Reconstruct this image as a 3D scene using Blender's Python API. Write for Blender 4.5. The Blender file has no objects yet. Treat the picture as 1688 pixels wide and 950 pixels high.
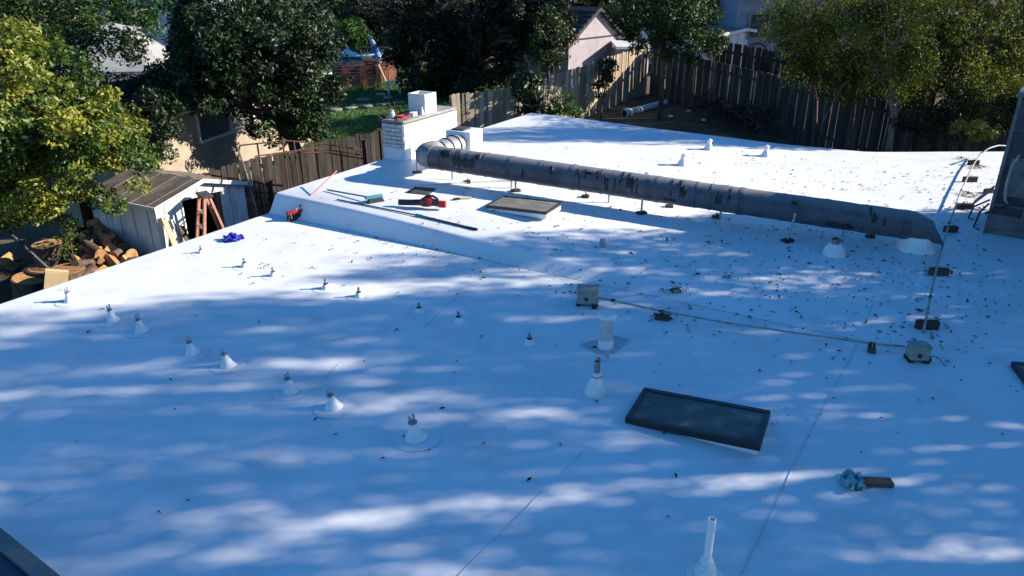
import bpy, math, random
import numpy as np
from mathutils import Vector, Matrix, Euler

S = bpy.context.scene
COL = S.collection
R_ = math.radians
rnd = random.Random(7)

# ------------------------------------------------------------------ camera, sky, sun, exposure
cam_d = bpy.data.cameras.new('camera')
cam = bpy.data.objects.new('camera', cam_d)
COL.objects.link(cam)
cam.location = (0, 0, 6.5)
cam.rotation_euler = (R_(90 - 23.25), 0, 0)
cam_d.sensor_width = 36
cam_d.lens = 1213 / 1688 * 36
cam_d.clip_start = .1
cam_d.clip_end = 1500
S.camera = cam

SUN_EL, SUN_AZ = 23.0, 4.5          # azimuth measured from +X towards +Y
world = bpy.data.worlds.new('World')
S.world = world
world.use_nodes = True
nt = world.node_tree
bg = nt.nodes['Background']
sky = nt.nodes.new('ShaderNodeTexSky')
sky.sky_type = 'NISHITA'
sky.sun_disc = False
sky.sun_elevation = R_(SUN_EL)
sky.sun_rotation = R_(90 - SUN_AZ)
sky.altitude = 100
sky.air_density = 1.0
sky.dust_density = .3
sky.ozone_density = 6.0
hs = nt.nodes.new('ShaderNodeHueSaturation')
hs.inputs['Saturation'].default_value = 1.18
nt.links.new(sky.outputs[0], hs.inputs['Color'])
nt.links.new(hs.outputs[0], bg.inputs['Color'])
bg.inputs['Strength'].default_value = .10

sun_d = bpy.data.lights.new('sun', 'SUN')
sun_d.energy = 5.0
sun_d.angle = R_(.45)
sun_d.color = (1.0, .93, .82)
sun = bpy.data.objects.new('sun', sun_d)
COL.objects.link(sun)
sd = Vector((math.cos(R_(SUN_EL)) * math.cos(R_(SUN_AZ)), math.cos(R_(SUN_EL)) * math.sin(R_(SUN_AZ)), math.sin(R_(SUN_EL))))
sun.rotation_euler = sd.to_track_quat('Z', 'Y').to_euler()
sun.location = (30, 2, 20)

S.view_settings.view_transform = 'Standard'
S.view_settings.look = 'None'
S.view_settings.exposure = 1.08
S.view_settings.gamma = 1
S.render.engine = 'CYCLES'
S.cycles.max_bounces = 6
S.cycles.use_denoising = True

# ------------------------------------------------------------------ materials
def mat(name, c1, c2=None, scale=6.0, rough=.7, bump=0.0, metal=0.0, stretch=(1, 1, 1), spots=None, spot_scale=30,
        spot_amt=.5, jitter=0.0, spec=.4, detail=5, bscale=None):
    m = bpy.data.materials.new(name)
    m.use_nodes = True
    t = m.node_tree
    n, l = t.nodes, t.links
    p = n['Principled BSDF']
    p.inputs['Roughness'].default_value = rough
    p.inputs['Metallic'].default_value = metal
    p.inputs['Specular IOR Level'].default_value = spec
    if c2 is None:
        c2 = tuple(x * .8 for x in c1)
    tc = n.new('ShaderNodeTexCoord')
    mp = n.new('ShaderNodeMapping')
    mp.inputs['Scale'].default_value = stretch
    l.new(tc.outputs['Object'], mp.inputs['Vector'])
    oi = n.new('ShaderNodeObjectInfo')
    va = n.new('ShaderNodeVectorMath')
    va.operation = 'MULTIPLY_ADD'
    l.new(oi.outputs['Random'], va.inputs[0])
    va.inputs[1].default_value = (37, 11, 23)
    l.new(mp.outputs[0], va.inputs[2])
    nz = n.new('ShaderNodeTexNoise')
    nz.inputs['Scale'].default_value = scale
    nz.inputs['Detail'].default_value = detail
    nz.inputs['Roughness'].default_value = .6
    l.new(va.outputs[0], nz.inputs['Vector'])
    rp = n.new('ShaderNodeValToRGB')
    rp.color_ramp.elements[0].position = .35
    rp.color_ramp.elements[1].position = .68
    rp.color_ramp.elements[0].color = (*c2, 1)
    rp.color_ramp.elements[1].color = (*c1, 1)
    l.new(nz.outputs['Fac'], rp.inputs['Fac'])
    out = rp.outputs[0]
    if spots:
        n2 = n.new('ShaderNodeTexNoise')
        n2.inputs['Scale'].default_value = spot_scale
        n2.inputs['Detail'].default_value = 6
        l.new(va.outputs[0], n2.inputs['Vector'])
        r2 = n.new('ShaderNodeValToRGB')
        r2.color_ramp.elements[0].position = .52
        r2.color_ramp.elements[1].position = .66
        r2.color_ramp.elements[0].color = (0, 0, 0, 1)
        r2.color_ramp.elements[1].color = (spot_amt,) * 3 + (1,)
        l.new(n2.outputs['Fac'], r2.inputs['Fac'])
        mx = n.new('ShaderNodeMixRGB')
        mx.inputs['Color2'].default_value = (*spots, 1)
        l.new(r2.outputs[0], mx.inputs['Fac'])
        l.new(out, mx.inputs['Color1'])
        out = mx.outputs[0]
    if jitter:
        mr = n.new('ShaderNodeMapRange')
        mr.inputs['To Min'].default_value = 1 - jitter
        mr.inputs['To Max'].default_value = 1 + jitter
        l.new(oi.outputs['Random'], mr.inputs['Value'])
        hv = n.new('ShaderNodeHueSaturation')
        l.new(mr.outputs[0], hv.inputs['Value'])
        l.new(out, hv.inputs['Color'])
        out = hv.outputs[0]
    l.new(out, p.inputs['Base Color'])
    if bump:
        b = n.new('ShaderNodeBump')
        b.inputs['Strength'].default_value = bump
        b.inputs['Distance'].default_value = .02
        if bscale:
            n3 = n.new('ShaderNodeTexNoise')
            n3.inputs['Scale'].default_value = bscale
            n3.inputs['Detail'].default_value = 4
            l.new(va.outputs[0], n3.inputs['Vector'])
            l.new(n3.outputs['Fac'], b.inputs['Height'])
        else:
            l.new(nz.outputs['Fac'], b.inputs['Height'])
        l.new(b.outputs[0], p.inputs['Normal'])
    return m

def leaf_mat(name, stops, transl=.3, rough=.45, spec=.35):
    m = bpy.data.materials.new(name)
    m.use_nodes = True
    t = m.node_tree
    n, l = t.nodes, t.links
    p = n['Principled BSDF']
    at = n.new('ShaderNodeAttribute')
    at.attribute_name = 'tint'
    rp = n.new('ShaderNodeValToRGB')
    el = rp.color_ramp.elements
    el[0].position, el[0].color = stops[0][0], (*stops[0][1], 1)
    el[1].position, el[1].color = stops[-1][0], (*stops[-1][1], 1)
    for pos, c in stops[1:-1]:
        e = el.new(pos)
        e.color = (*c, 1)
    l.new(at.outputs['Fac'], rp.inputs['Fac'])
    l.new(rp.outputs[0], p.inputs['Base Color'])
    p.inputs['Roughness'].default_value = rough
    p.inputs['Specular IOR Level'].default_value = spec
    tr = n.new('ShaderNodeBsdfTranslucent')
    l.new(rp.outputs[0], tr.inputs['Color'])
    mx = n.new('ShaderNodeMixShader')
    mx.inputs[0].default_value = transl
    l.new(p.outputs[0], mx.inputs[1])
    l.new(tr.outputs[0], mx.inputs[2])
    l.new(mx.outputs[0], n['Material Output'].inputs['Surface'])
    return m

def glass_mat(name, col, rough=.08):
    m = mat(name, col, tuple(x * .7 for x in col), 2.2, rough, spec=.22, spots=tuple(min(1, x * 1.9 + .02) for x in col), spot_scale=7, spot_amt=.5)
    p = m.node_tree.nodes['Principled BSDF']
    p.inputs['Coat Weight'].default_value = .06
    p.inputs['Coat Roughness'].default_value = .05
    return m

M = {}
M['roof'] = mat('white_roof_membrane', (.80, .80, .80), (.72, .72, .715), .55, .5, .16, spots=(.56, .54, .50), spot_scale=2.3, spot_amt=.30, spec=.3, bscale=5)
M['white'] = mat('white_coating', (.80, .80, .79), (.72, .72, .70), 5, .5, .1, jitter=.03)
M['seam'] = mat('dirty_seam', (.46, .47, .48), (.70, .70, .70), 3, .8)
M['whitepaint'] = mat('white_paint', (.74, .74, .72), (.62, .62, .60), 4, .55, .1, spots=(.35, .33, .3), spot_scale=12, spot_amt=.35)
M['brick'] = mat('white_brick', (.66, .65, .63), (.52, .51, .49), 9, .75, .3, spots=(.36, .30, .26), spot_scale=14, spot_amt=.4, jitter=.10)
M['mortar'] = mat('grey_mortar', (.16, .155, .15), (.10, .10, .095), 12, .9, .3)
M['concrete'] = mat('grey_concrete', (.34, .33, .31), (.22, .21, .2), 7, .9, .3, spots=(.16, .15, .13), spot_scale=20)
M['galv'] = mat('galvanised', (.42, .43, .44), (.30, .31, .32), 8, .42, .05, .55)
M['steel'] = mat('grey_steel', (.33, .34, .35), (.22, .22, .22), 20, .4, 0, .6)
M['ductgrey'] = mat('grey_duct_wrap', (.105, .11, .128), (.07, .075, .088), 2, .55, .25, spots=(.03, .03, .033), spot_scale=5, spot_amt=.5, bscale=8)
_t = M['ductgrey'].node_tree                 # paler grey mixed in on upward-facing faces of the duct
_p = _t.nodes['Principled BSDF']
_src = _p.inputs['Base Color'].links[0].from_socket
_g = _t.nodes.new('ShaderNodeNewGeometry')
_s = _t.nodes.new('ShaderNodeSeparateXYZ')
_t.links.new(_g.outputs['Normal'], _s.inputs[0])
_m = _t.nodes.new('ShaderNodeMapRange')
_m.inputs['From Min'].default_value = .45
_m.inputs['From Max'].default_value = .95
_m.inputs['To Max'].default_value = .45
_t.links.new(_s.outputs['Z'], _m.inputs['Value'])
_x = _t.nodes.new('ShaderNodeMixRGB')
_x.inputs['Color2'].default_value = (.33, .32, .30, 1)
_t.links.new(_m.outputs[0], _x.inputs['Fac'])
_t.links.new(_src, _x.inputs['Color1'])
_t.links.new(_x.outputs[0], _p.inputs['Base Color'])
M['ducttop'] = mat('dusty_duct_wrap', (.36, .35, .33), (.16, .16, .165), 5, .6, .2, spots=(.05, .05, .05), spot_scale=7, spot_amt=.6)
M['tar'] = mat('black_mastic', (.028, .027, .026), (.015, .015, .015), 9, .6, .5, spots=(.10, .07, .05), spot_scale=18, spot_amt=.5)
M['black'] = mat('black_plastic', (.025, .026, .03), (.018, .018, .02), 12, .45, .1)
M['rubber'] = mat('dark_mat', (.06, .06, .065), (.04, .04, .045), 18, .8, .3)
M['frame'] = mat('dark_bronze', (.03, .028, .032), (.02, .02, .024), 9, .4, .05)
M['glass_d'] = glass_mat('dark_glazing', (.085, .098, .085), .2)
M['glass_t'] = glass_mat('tan_glazing', (.25, .235, .20), .35)
M['red'] = mat('red_plastic', (.36, .012, .018), (.28, .01, .014), 14, .4)
M['green'] = mat('green_handle', (.05, .16, .13), (.035, .11, .10), 14, .5)
M['teal'] = mat('teal_plastic', (.03, .26, .30), (.02, .2, .24), 14, .45)
M['darkpole'] = mat('dark_pole', (.06, .085, .08), (.035, .05, .05), 14, .5)
M['blue'] = mat('blue_cloth', (.012, .02, .33), (.008, .012, .2), 20, .7, .4)
M['rag'] = mat('teal_rag', (.20, .42, .47), (.08, .22, .27), 16, .85, .6, spots=(.5, .6, .6), spot_scale=20, spot_amt=.6)
M['wood'] = mat('raw_wood', (.46, .30, .15), (.34, .21, .10), 5, .8, .2, stretch=(1, 1, .2), jitter=.15)
M['oldwood'] = mat('weathered_block', (.11, .075, .05), (.055, .04, .03), 9, .9, .4, stretch=(.3, 1, 1), jitter=.3)
M['ply'] = mat('new_lumber', (.62, .46, .26), (.52, .37, .20), 4, .7, .1)
M['pvc'] = mat('grey_conduit', (.40, .39, .37), (.26, .25, .24), 20, .5, .05, spots=(.08, .07, .06), spot_scale=9, spot_amt=.6)
M['jbox'] = mat('tan_grey_box', (.37, .34, .29), (.27, .245, .21), 10, .55, .1, spots=(.10, .09, .08), spot_scale=22, spot_amt=.5)
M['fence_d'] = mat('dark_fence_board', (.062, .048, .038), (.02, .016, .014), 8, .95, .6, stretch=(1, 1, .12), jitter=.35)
M['fence_l'] = mat('bright_fence_board', (.46, .37, .27), (.26, .20, .14), 8, .95, .5, stretch=(1, 1, .12), jitter=.3)  # base colour raised so the boards read as sunlit
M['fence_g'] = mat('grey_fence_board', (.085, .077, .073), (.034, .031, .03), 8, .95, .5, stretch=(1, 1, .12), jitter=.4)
M['bark'] = mat('brown_bark', (.15, .10, .068), (.05, .036, .026), 9, .95, .9, stretch=(1, 1, .25), jitter=.2)
M['bark_g'] = mat('pale_bark', (.26, .23, .19), (.10, .085, .07), 7, .9, .6, stretch=(1, 1, .3))
M['cut'] = mat('cut_wood_end', (.52, .28, .12), (.34, .17, .07), 12, .85, .3, jitter=.25, spots=(.12, .07, .04), spot_scale=9, spot_amt=.5)
M['rust'] = mat('rusty_iron', (.13, .055, .035), (.05, .025, .02), 20, .9, .3)
M['dirt'] = mat('dry_dirt', (.17, .115, .07), (.075, .05, .032), 1.2, .95, .6, spots=(.05, .06, .025), spot_scale=3, spot_amt=.6, bscale=14)
M['lawn'] = mat('lawn_ground', (.05, .12, .022), (.035, .085, .016), 2, .95, .3)
M['shedwhite'] = mat('shed_white_panel', (.80, .79, .76), (.66, .65, .62), 3, .7, .1, spots=(.25, .22, .18), spot_scale=8, spot_amt=.4, stretch=(1, 1, .3))
M['shedroof'] = mat('rusty_tin_roof', (.23, .18, .14), (.12, .095, .075), 5, .75, .3, spots=(.05, .04, .035), spot_scale=10, spot_amt=.6, jitter=.2)
M['ladder'] = mat('orange_fibreglass', (.55, .25, .16), (.42, .18, .11), 12, .5, .05)
M['alu'] = mat('aluminium', (.5, .5, .5), (.38, .38, .38), 15, .4, 0, .6)
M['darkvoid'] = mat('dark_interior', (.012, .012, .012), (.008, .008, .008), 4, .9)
M['tan'] = mat('tan_stucco', (.36, .29, .215), (.29, .23, .17), 3, .9, .4, bscale=40)
M['pink'] = mat('pink_stucco', (.35, .295, .31), (.28, .235, .25), 2.5, .9, .3, bscale=40)
M['pinkroof'] = mat('dark_shingle', (.055, .045, .045), (.03, .025, .026), 9, .9, .5, jitter=.25)
M['bluehouse'] = mat('blue_grey_siding', (.32, .35, .42), (.26, .29, .35), 3, .85, .2)
M['brownroof'] = mat('brown_metal_roof', (.36, .24, .18), (.24, .15, .11), 5, .6, .2)
M['barn'] = mat('white_barn_siding', (.70, .72, .76), (.58, .6, .64), 3, .7, .1)
M['canvas'] = mat('grey_white_canvas', (.62, .60, .58), (.54, .52, .50), 2, .8, .15)
for _k in ('canvas',):
    _t = M[_k].node_tree
    _tr = _t.nodes.new('ShaderNodeBsdfTranslucent')
    _tr.inputs['Color'].default_value = (.62, .60, .57, 1)
    _mx = _t.nodes.new('ShaderNodeMixShader')
    _mx.inputs[0].default_value = .5
    _t.links.new(_t.nodes['Principled BSDF'].outputs[0], _mx.inputs[1])
    _t.links.new(_tr.outputs[0], _mx.inputs[2])
    _t.links.new(_mx.outputs[0], _t.nodes['Material Output'].inputs['Surface'])
M['canvasband'] = mat('white_trim_band', (.78, .76, .73), (.7, .68, .66), 4, .8)
M['deckred'] = mat('red_stained_deck', (.21, .07, .045), (.12, .04, .026), 7, .8, .3, jitter=.25)
M['tarp'] = mat('black_mesh_cover', (.045, .042, .04), (.028, .027, .026), 4, .6, .2)
M['poolblue'] = mat('pool_blue', (.03, .12, .30), (.02, .09, .24), 3, .4)
M['yellow'] = mat('yellow_cloth', (.62, .48, .05), (.5, .38, .04), 9, .8)
M['bluewhite'] = mat('blue_and_white_cloth', (.55, .62, .72), (.05, .13, .38), 5, .8)
M['acdark'] = mat('dark_unit_panel', (.050, .055, .070), (.03, .033, .042), 4, .45, .1, .2, spots=(.14, .12, .1), spot_scale=9, spot_amt=.3)
M['acgrey'] = mat('grey_unit_panel', (.17, .165, .16), (.11, .105, .105), 4, .5, .1, .2, spots=(.06, .05, .05), spot_scale=10, spot_amt=.4)
M['trim_d'] = mat('grey_metal_trim', (.22, .20, .18), (.15, .14, .125), 6, .5, .1, .2)
M['navy'] = mat('navy_glazing', (.02, .026, .06), (.014, .018, .045), 2, .2, spec=.5)
M['paper'] = mat('brown_leaf', (.075, .045, .028), (.035, .022, .015), 15, .9, .3)
M['drygrass'] = mat('dry_grass_litter', (.36, .24, .10), (.20, .12, .05), 12, .95, .3)
M['terracotta'] = mat('terracotta', (.34, .13, .07), (.25, .09, .05), 9, .8)
M['jarglass'] = mat('pale_jar', (.50, .52, .50), (.4, .42, .4), 5, .2)

L = {}
L['yellow'] = leaf_mat('yellow_green_leaf', [(0, (.024, .055, .011)), (.40, (.075, .13, .020)), (.72, (.18, .21, .028)), (1, (.34, .29, .04))], .33)
L['dark'] = leaf_mat('dark_glossy_leaf', [(0, (.007, .016, .006)), (.5, (.018, .040, .012)), (1, (.075, .135, .035))], .2, .48, .40)
L['mid'] = leaf_mat('mid_green_leaf', [(0, (.016, .036, .010)), (.6, (.042, .082, .017)), (1, (.10, .14, .028))], .28)
L['oak'] = leaf_mat('dull_dark_leaf', [(0, (.010, .015, .006)), (.6, (.024, .032, .011)), (1, (.060, .062, .020))], .18)
L['olive'] = leaf_mat('olive_leaf', [(0, (.018, .030, .007)), (.55, (.060, .080, .016)), (1, (.17, .17, .03))], .38, .5, .25)
L['slim'] = leaf_mat('slim_tree_leaf', [(0, (.025, .042, .008)), (.5, (.085, .115, .018)), (1, (.24, .24, .035))], .45, .5, .25)
L['brown'] = leaf_mat('brown_twig_leaf', [(0, (.04, .028, .018)), (.6, (.085, .06, .04)), (1, (.15, .10, .06))], .2)
L['fresh'] = leaf_mat('fresh_green_leaf', [(0, (.022, .06, .012)), (.6, (.05, .12, .022)), (1, (.11, .20, .035))], .3)
L['litter'] = leaf_mat('fallen_leaf', [(0, (.022, .015, .012)), (.6, (.07, .042, .025)), (1, (.26, .16, .07))], .08, .7, .2)
L['grass'] = leaf_mat('grass_blade', [(0, (.035, .09, .016)), (.6, (.07, .16, .025)), (1, (.12, .22, .04))], .3)

# ------------------------------------------------------------------ mesh building
def rz(a):
    return Matrix.Rotation(a, 3, 'Z')

class MB:
    def __init__(s):
        s.v, s.f, s.m = [], [], []
    def add(s, vs, fs, mi=0):
        b = len(s.v)
        s.v += [tuple(v) for v in vs]
        s.f += [tuple(i + b for i in f) for f in fs]
        s.m += [mi] * len(fs)
        return s
    def box(s, c, size, rot=None, mi=0, taper=1.0):
        x, y, z = size[0] / 2, size[1] / 2, size[2] / 2
        vs = [Vector((sx * x * (taper if sz > 0 else 1), sy * y * (taper if sz > 0 else 1), sz * z)) for sz in (-1, 1) for sx, sy in ((-1, -1), (1, -1), (1, 1), (-1, 1))]
        if rot is not None:
            vs = [rot @ v for v in vs]
        c = Vector(c)
        return s.add([v + c for v in vs], [(3, 2, 1, 0), (4, 5, 6, 7), (0, 1, 5, 4), (1, 2, 6, 5), (2, 3, 7, 6), (3, 0, 4, 7)], mi)
    def tube(s, pts, rad, seg=8, mi=0, caps=True, capmi=None):
        pts = [Vector(p) for p in pts]
        if not hasattr(rad, '__len__'):
            rad = [rad] * len(pts)
        rings = []
        up = None
        for i, p in enumerate(pts):
            d = (pts[min(i + 1, len(pts) - 1)] - pts[max(i - 1, 0)]).normalized()
            if up is None:
                up = Vector((0, 0, 1)) if abs(d.z) < .9 else Vector((1, 0, 0))
            a = d.cross(up)
            if a.length < 1e-4:
                a = d.cross(Vector((0, 1, 0)))
            a.normalize()
            b = a.cross(d).normalized()
            up = b
            rings.append([p + (a * math.cos(2 * math.pi * k / seg) + b * math.sin(2 * math.pi * k / seg)) * rad[i] for k in range(seg)])
        vs = [v for r in rings for v in r]
        fs = [(i * seg + k, i * seg + (k + 1) % seg, (i + 1) * seg + (k + 1) % seg, (i + 1) * seg + k) for i in range(len(pts) - 1) for k in range(seg)]
        s.add(vs, fs, mi)
        if caps:
            n = len(s.v) - len(vs)
            cm = mi if capmi is None else capmi
            s.f += [tuple(n + k for k in range(seg - 1, -1, -1)), tuple(n + (len(pts) - 1) * seg + k for k in range(seg))]
            s.m += [cm, cm]
        return s
    def lathe(s, prof, seg=20, c=(0, 0, 0), mi=0, tilt=None, cap=True, wob=0, rr=None):
        vs = []
        for r, z in prof:
            for k in range(seg):
                a = 2 * math.pi * k / seg
                q = r * (1 + (wob * rr.uniform(-1, 1) if wob else 0))
                v = Vector((q * math.cos(a), q * math.sin(a), z))
                if tilt is not None:
                    v = tilt @ v
                vs.append(v + Vector(c))
        n = len(prof)
        fs = [(i * seg + k, i * seg + (k + 1) % seg, (i + 1) * seg + (k + 1) % seg, (i + 1) * seg + k) for i in range(n - 1) for k in range(seg)]
        if cap:
            fs += [tuple(range(seg - 1, -1, -1)), tuple((n - 1) * seg + k for k in range(seg))]
        return s.add(vs, fs, mi)
    def prism(s, poly, z0, z1, mi=0):
        n = len(poly)
        zz0 = z0 if hasattr(z0, '__len__') else [z0] * n
        zz1 = z1 if hasattr(z1, '__len__') else [z1] * n
        vs = [(p[0], p[1], z) for p, z in zip(poly, zz0)] + [(p[0], p[1], z) for p, z in zip(poly, zz1)]
        fs = [tuple(range(n - 1, -1, -1)), tuple(range(n, 2 * n))] + [(k, (k + 1) % n, n + (k + 1) % n, n + k) for k in range(n)]
        return s.add(vs, fs, mi)
    def slab(s, quad, th, mi=0):
        """a panel with thickness below a quad (or ngon) given in 3D"""
        q = [Vector(p) for p in quad]
        nrm = (q[1] - q[0]).cross(q[2] - q[1]).normalized()
        n = len(q)
        vs = q + [p - nrm * th for p in q]
        fs = [tuple(range(n)), tuple(range(2 * n - 1, n - 1, -1))] + [((k + 1) % n, k, n + k, n + (k + 1) % n) for k in range(n)]
        return s.add(vs, fs, mi)
    def build(s, name, mats, parent=None, world=False, smooth=True, kind=None, label=None, bevel=0.0):
        me = bpy.data.meshes.new(name)
        vs = s.v
        if world and parent is not None:
            o = root_loc(parent)
            vs = [(v[0] - o[0], v[1] - o[1], v[2] - o[2]) for v in vs]
        me.from_pydata(vs, [], s.f)
        if not isinstance(mats, (list, tuple)):
            mats = [mats]
        for m in mats:
            me.materials.append(m)
        if len(mats) > 1:
            me.polygons.foreach_set('material_index', s.m)
        if smooth:
            me.polygons.foreach_set('use_smooth', [True] * len(me.polygons))
            me.set_sharp_from_angle(angle=R_(38))
        me.update()
        return link(name, me, parent, kind, label, bevel)

def root_loc(o):
    while o.parent is not None:
        o = o.parent
    return o.location

def link(name, me, parent=None, kind=None, label=None, bevel=0.0):
    o = bpy.data.objects.new(name, me)
    COL.objects.link(o)
    if parent is not None:
        o.parent = parent
    if kind:
        o['kind'] = kind
    if label:
        o['label'] = label
    if bevel:
        b = o.modifiers.new('bevel', 'BEVEL')
        b.width = bevel
        b.segments = 2
        b.limit_method = 'ANGLE'
    return o

def tag(o, label, cat, group=None):
    o['label'] = label
    o['category'] = cat
    if group:
        o['group'] = group
    return o

def thing(name, label, cat, loc=(0, 0, 0), rotz=0.0, group=None):
    o = bpy.data.objects.new(name, None)
    o.empty_display_size = .2
    COL.objects.link(o)
    o.location = loc
    o.rotation_euler = (0, 0, rotz)
    return tag(o, label, cat, group)

def copy_tree(o, parent=None):
    c = o.copy()
    COL.objects.link(c)
    if parent is not None:
        c.parent = parent
    for ch in list(o.children):
        copy_tree(ch, c)
    return c

# ------------------------------------------------------------------ site levels
def ground_z(y):
    return 0.0 if y < 6 else (.1 * (y - 6) if y < 28 else 2.2 + .02 * (y - 28))

ZR = 2.8
C0 = Vector((-3.9328, 11.9555))          # corner of the raised roof
EV = Vector((.505, .863))                # along the eave
NV = Vector((.863, -.505))               # along the step
LW = 10.0
def wedge(s):
    return .15 * (1 + math.cos(math.pi * min(1.0, max(s, 0) / LW)))
def roof_z(x, y):
    d = Vector((x, y)) - C0
    s, u = d.dot(NV), d.dot(EV)
    return ZR + wedge(s) * min(1, max(0, (u + .22) / .22))


# ------------------------------------------------------------------ ground
def ground():
    mb = MB()
    ys = [-150, -40, 0, 6, 10, 14, 18, 22, 28, 36, 50, 80, 140, 260, 420]
    xs = [-400, -200, -90, -50, -30, -18, -9, 0, 9, 18, 30, 50, 90, 200, 400]
    vs = [(x, y, ground_z(y)) for y in ys for x in xs]
    n = len(xs)
    fs = [(j * n + i, j * n + i + 1, (j + 1) * n + i + 1, (j + 1) * n + i) for j in range(len(ys) - 1) for i in range(n - 1)]
    mb.add(vs, fs)
    mb.build('ground', M['dirt'], kind='structure', smooth=False)
    lawn = MB()
    poly = [(-17, 19.2), (-4.4, 19.2), (-1.5, 21.9), (0.2, 24), (-1.5, 31), (-4, 37), (-17, 37)]
    ys = [18.9, 28, 37]
    pl = [(-18, 19.6), (-3.9, 19.6), (-1.2, 22.2), (.6, 28), (.6, 37), (-18, 37), (-18, 28)]
    vs = [(x, y, ground_z(y) + .02) for x, y in pl]
    lawn.add(vs, [(0, 1, 2, 3, 6), (6, 3, 4, 5)])
    lawn.build('lawn', M['lawn'], kind='structure', smooth=False)
ground()

# ------------------------------------------------------------------ house with the white roof
house = thing('house', 'low house under a large flat white coated roof, in the foreground', 'house', (3, 6, 0))
eave0 = C0 - EV * 16
far = [(0.229, 12.900, 3.034)[:2], (2.340, 18.331, 3.066)[:2], (3.724, 17.707, 3.009)[:2], (5.043, 17.175, 2.945)[:2], (6.168, 16.706, 2.890)[:2], (7.884, 16.184, 2.827)[:2], (9.716, 16.327, 2.801)[:2], (11.096, 16.363, 2.800)[:2]]
RX = 12.4
outline = [(eave0.x, eave0.y), (C0.x, C0.y)] + [far[0]] + far[1:] + [(RX, 16.45), (RX, -5)]
def build_roof():
    mb = MB()
    mb.prism([p for p in outline][::-1], ZR - .16, ZR)
    mb.build('roof', M['roof'], house, world=True, smooth=False)
    # raised part: a wedge that dies into the main roof
    def u_far(s):
        # where the line at distance s meets the far edge
        best = None
        for a, b in zip(far[:-1], far[1:] + []):
            a_, b_ = Vector(a) - C0, Vector(b) - C0
            sa, ua, sb, ub = a_.dot(NV), a_.dot(EV), b_.dot(NV), b_.dot(EV)
            if min(sa, sb) - 1e-6 <= s <= max(sa, sb) + 1e-6 and abs(sb - sa) > 1e-6:
                best = ua + (ub - ua) * (s - sa) / (sb - sa)
        return best
    rows = []
    smin = (Vector(far[0]) - C0).dot(NV)
    N = 40
    for i in range(N + 1):
        s = LW * i / N
        h = wedge(s)
        uf = u_far(max(s, smin)) or 7.5
        prof = [(-.24, 0), (-.20, .10 * h), (-.06, .80 * h), (-.03, .93 * h), (.01, h)] + [(.01 + (uf - .01) * k / 8, h) for k in range(1, 9)]
        rows.append([(*(C0 + NV * s + EV * u), ZR + .004 + z) for u, z in prof])
    w = len(rows[0])
    vs = [v for r in rows for v in r]
    fs = [(i * w + j + 1, i * w + j, (i + 1) * w + j, (i + 1) * w + j + 1) for i in range(N) for j in range(w - 1)]
    # closing faces along the eave and the far edge
    mb = MB()
    mb.add(vs, fs)
    r0 = rows[0]
    base = [(v[0], v[1], ZR - .02) for v in r0]
    mb.add(r0 + base, [(k, k + 1, w + k + 1, w + k) for k in range(w - 1)])
    rf = [r[-1] for r in rows]
    bf = [(v[0], v[1], ZR - .02) for v in rf]
    n = len(rf)
    mb.add(rf + bf, [(k, k + 1, n + k + 1, n + k) for k in range(n - 1)])
    mb.build('raised_roof', M['roof'], house, world=True)
    # fascia boards below the eaves
    nrm = -NV
    def fascia(a, b, z0, z1, out=.035):
        a, b = Vector(a), Vector(b)
        d = (b - a).normalized()
        o = Vector((-d.y, d.x)) * out
        m = MB()
        m.prism([a, b, b + o, a + o][::-1], z0, z1)
        m.build('fascia', M['whitepaint'], house, world=True, smooth=False)
    fascia(eave0, C0 - EV * .02, ZR - .26, ZR - .006)
    fascia(C0 + EV * .0, far[0], ZR - .22, ZR + .29)
    for a, b in zip(far[:-1], far[1:]):
        fascia(a, b, ZR - .24, ZR - .03)
    # walls set back under the eaves
    cx = sum(p[0] for p in outline) / len(outline)
    ins = [(eave0.x + 1.0, eave0.y), (C0.x + .75, C0.y - .2), (far[0][0] + .2, far[0][1] - .9), (far[3][0], far[3][1] - .8), (far[5][0], far[5][1] - .7), (RX - .6, 15.7), (RX - .6, -4.5)]
    m = MB()
    m.prism(ins[::-1], 0, ZR - .17)
    m.build('wall', M['tan'], house, world=True, smooth=False)
build_roof()

def seam(pts, w=.012):
    """a dirty lap edge of the membrane, a thin strip lying on it"""
    mb = MB()
    P = [Vector(p) for p in pts]
    for a, b in zip(P[:-1], P[1:]):
        n = max(1, int((b - a).length / .5))
        for k in range(n):
            p, q = a.lerp(b, k / n), a.lerp(b, (k + 1) / n)
            d = Vector((q.x - p.x, q.y - p.y)).normalized()
            o = Vector((-d.y, d.x)) * w / 2
            za, zb = roof_z(p.x, p.y) + .006, roof_z(q.x, q.y) + .006
            ww = rnd.uniform(.6, 1.2)
            o = o * ww
            mb.slab([(p.x - o.x, p.y - o.y, za), (q.x - o.x, q.y - o.y, zb), (q.x + o.x, q.y + o.y, zb), (p.x + o.x, p.y + o.y, za)], .003)
    mb.build('seam', M['seam'], house, world=True, smooth=False)
seam([(1.531, 3.758, 2.800), (2.261, 4.885, 2.800), (2.922, 5.886, 2.800), (3.492, 6.703, 2.800), (4.388, 8.132, 2.806)])
seam([(-0.360, 3.747, 2.800), (-0.061, 4.182, 2.800), (0.240, 4.620, 2.800)], .009)
seam([(0.394, 4.830, 2.800), (0.590, 5.130, 2.800)], .008)
seam([(-2.128, 5.632, 2.800), (-1.902, 6.159, 2.800), (-1.770, 6.638, 2.800)], .007)
seam([(-3.674, 4.444, 2.800), (-3.549, 4.584, 2.800)], .007)
seam([(3.195, 11.188, 2.880), (3.189, 10.680, 2.870), (3.283, 10.118, 2.856)], .010)
seam([(-0.989, 7.481, 2.800), (-0.796, 8.057, 2.800), (-0.566, 8.515, 2.800)], .006)

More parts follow.
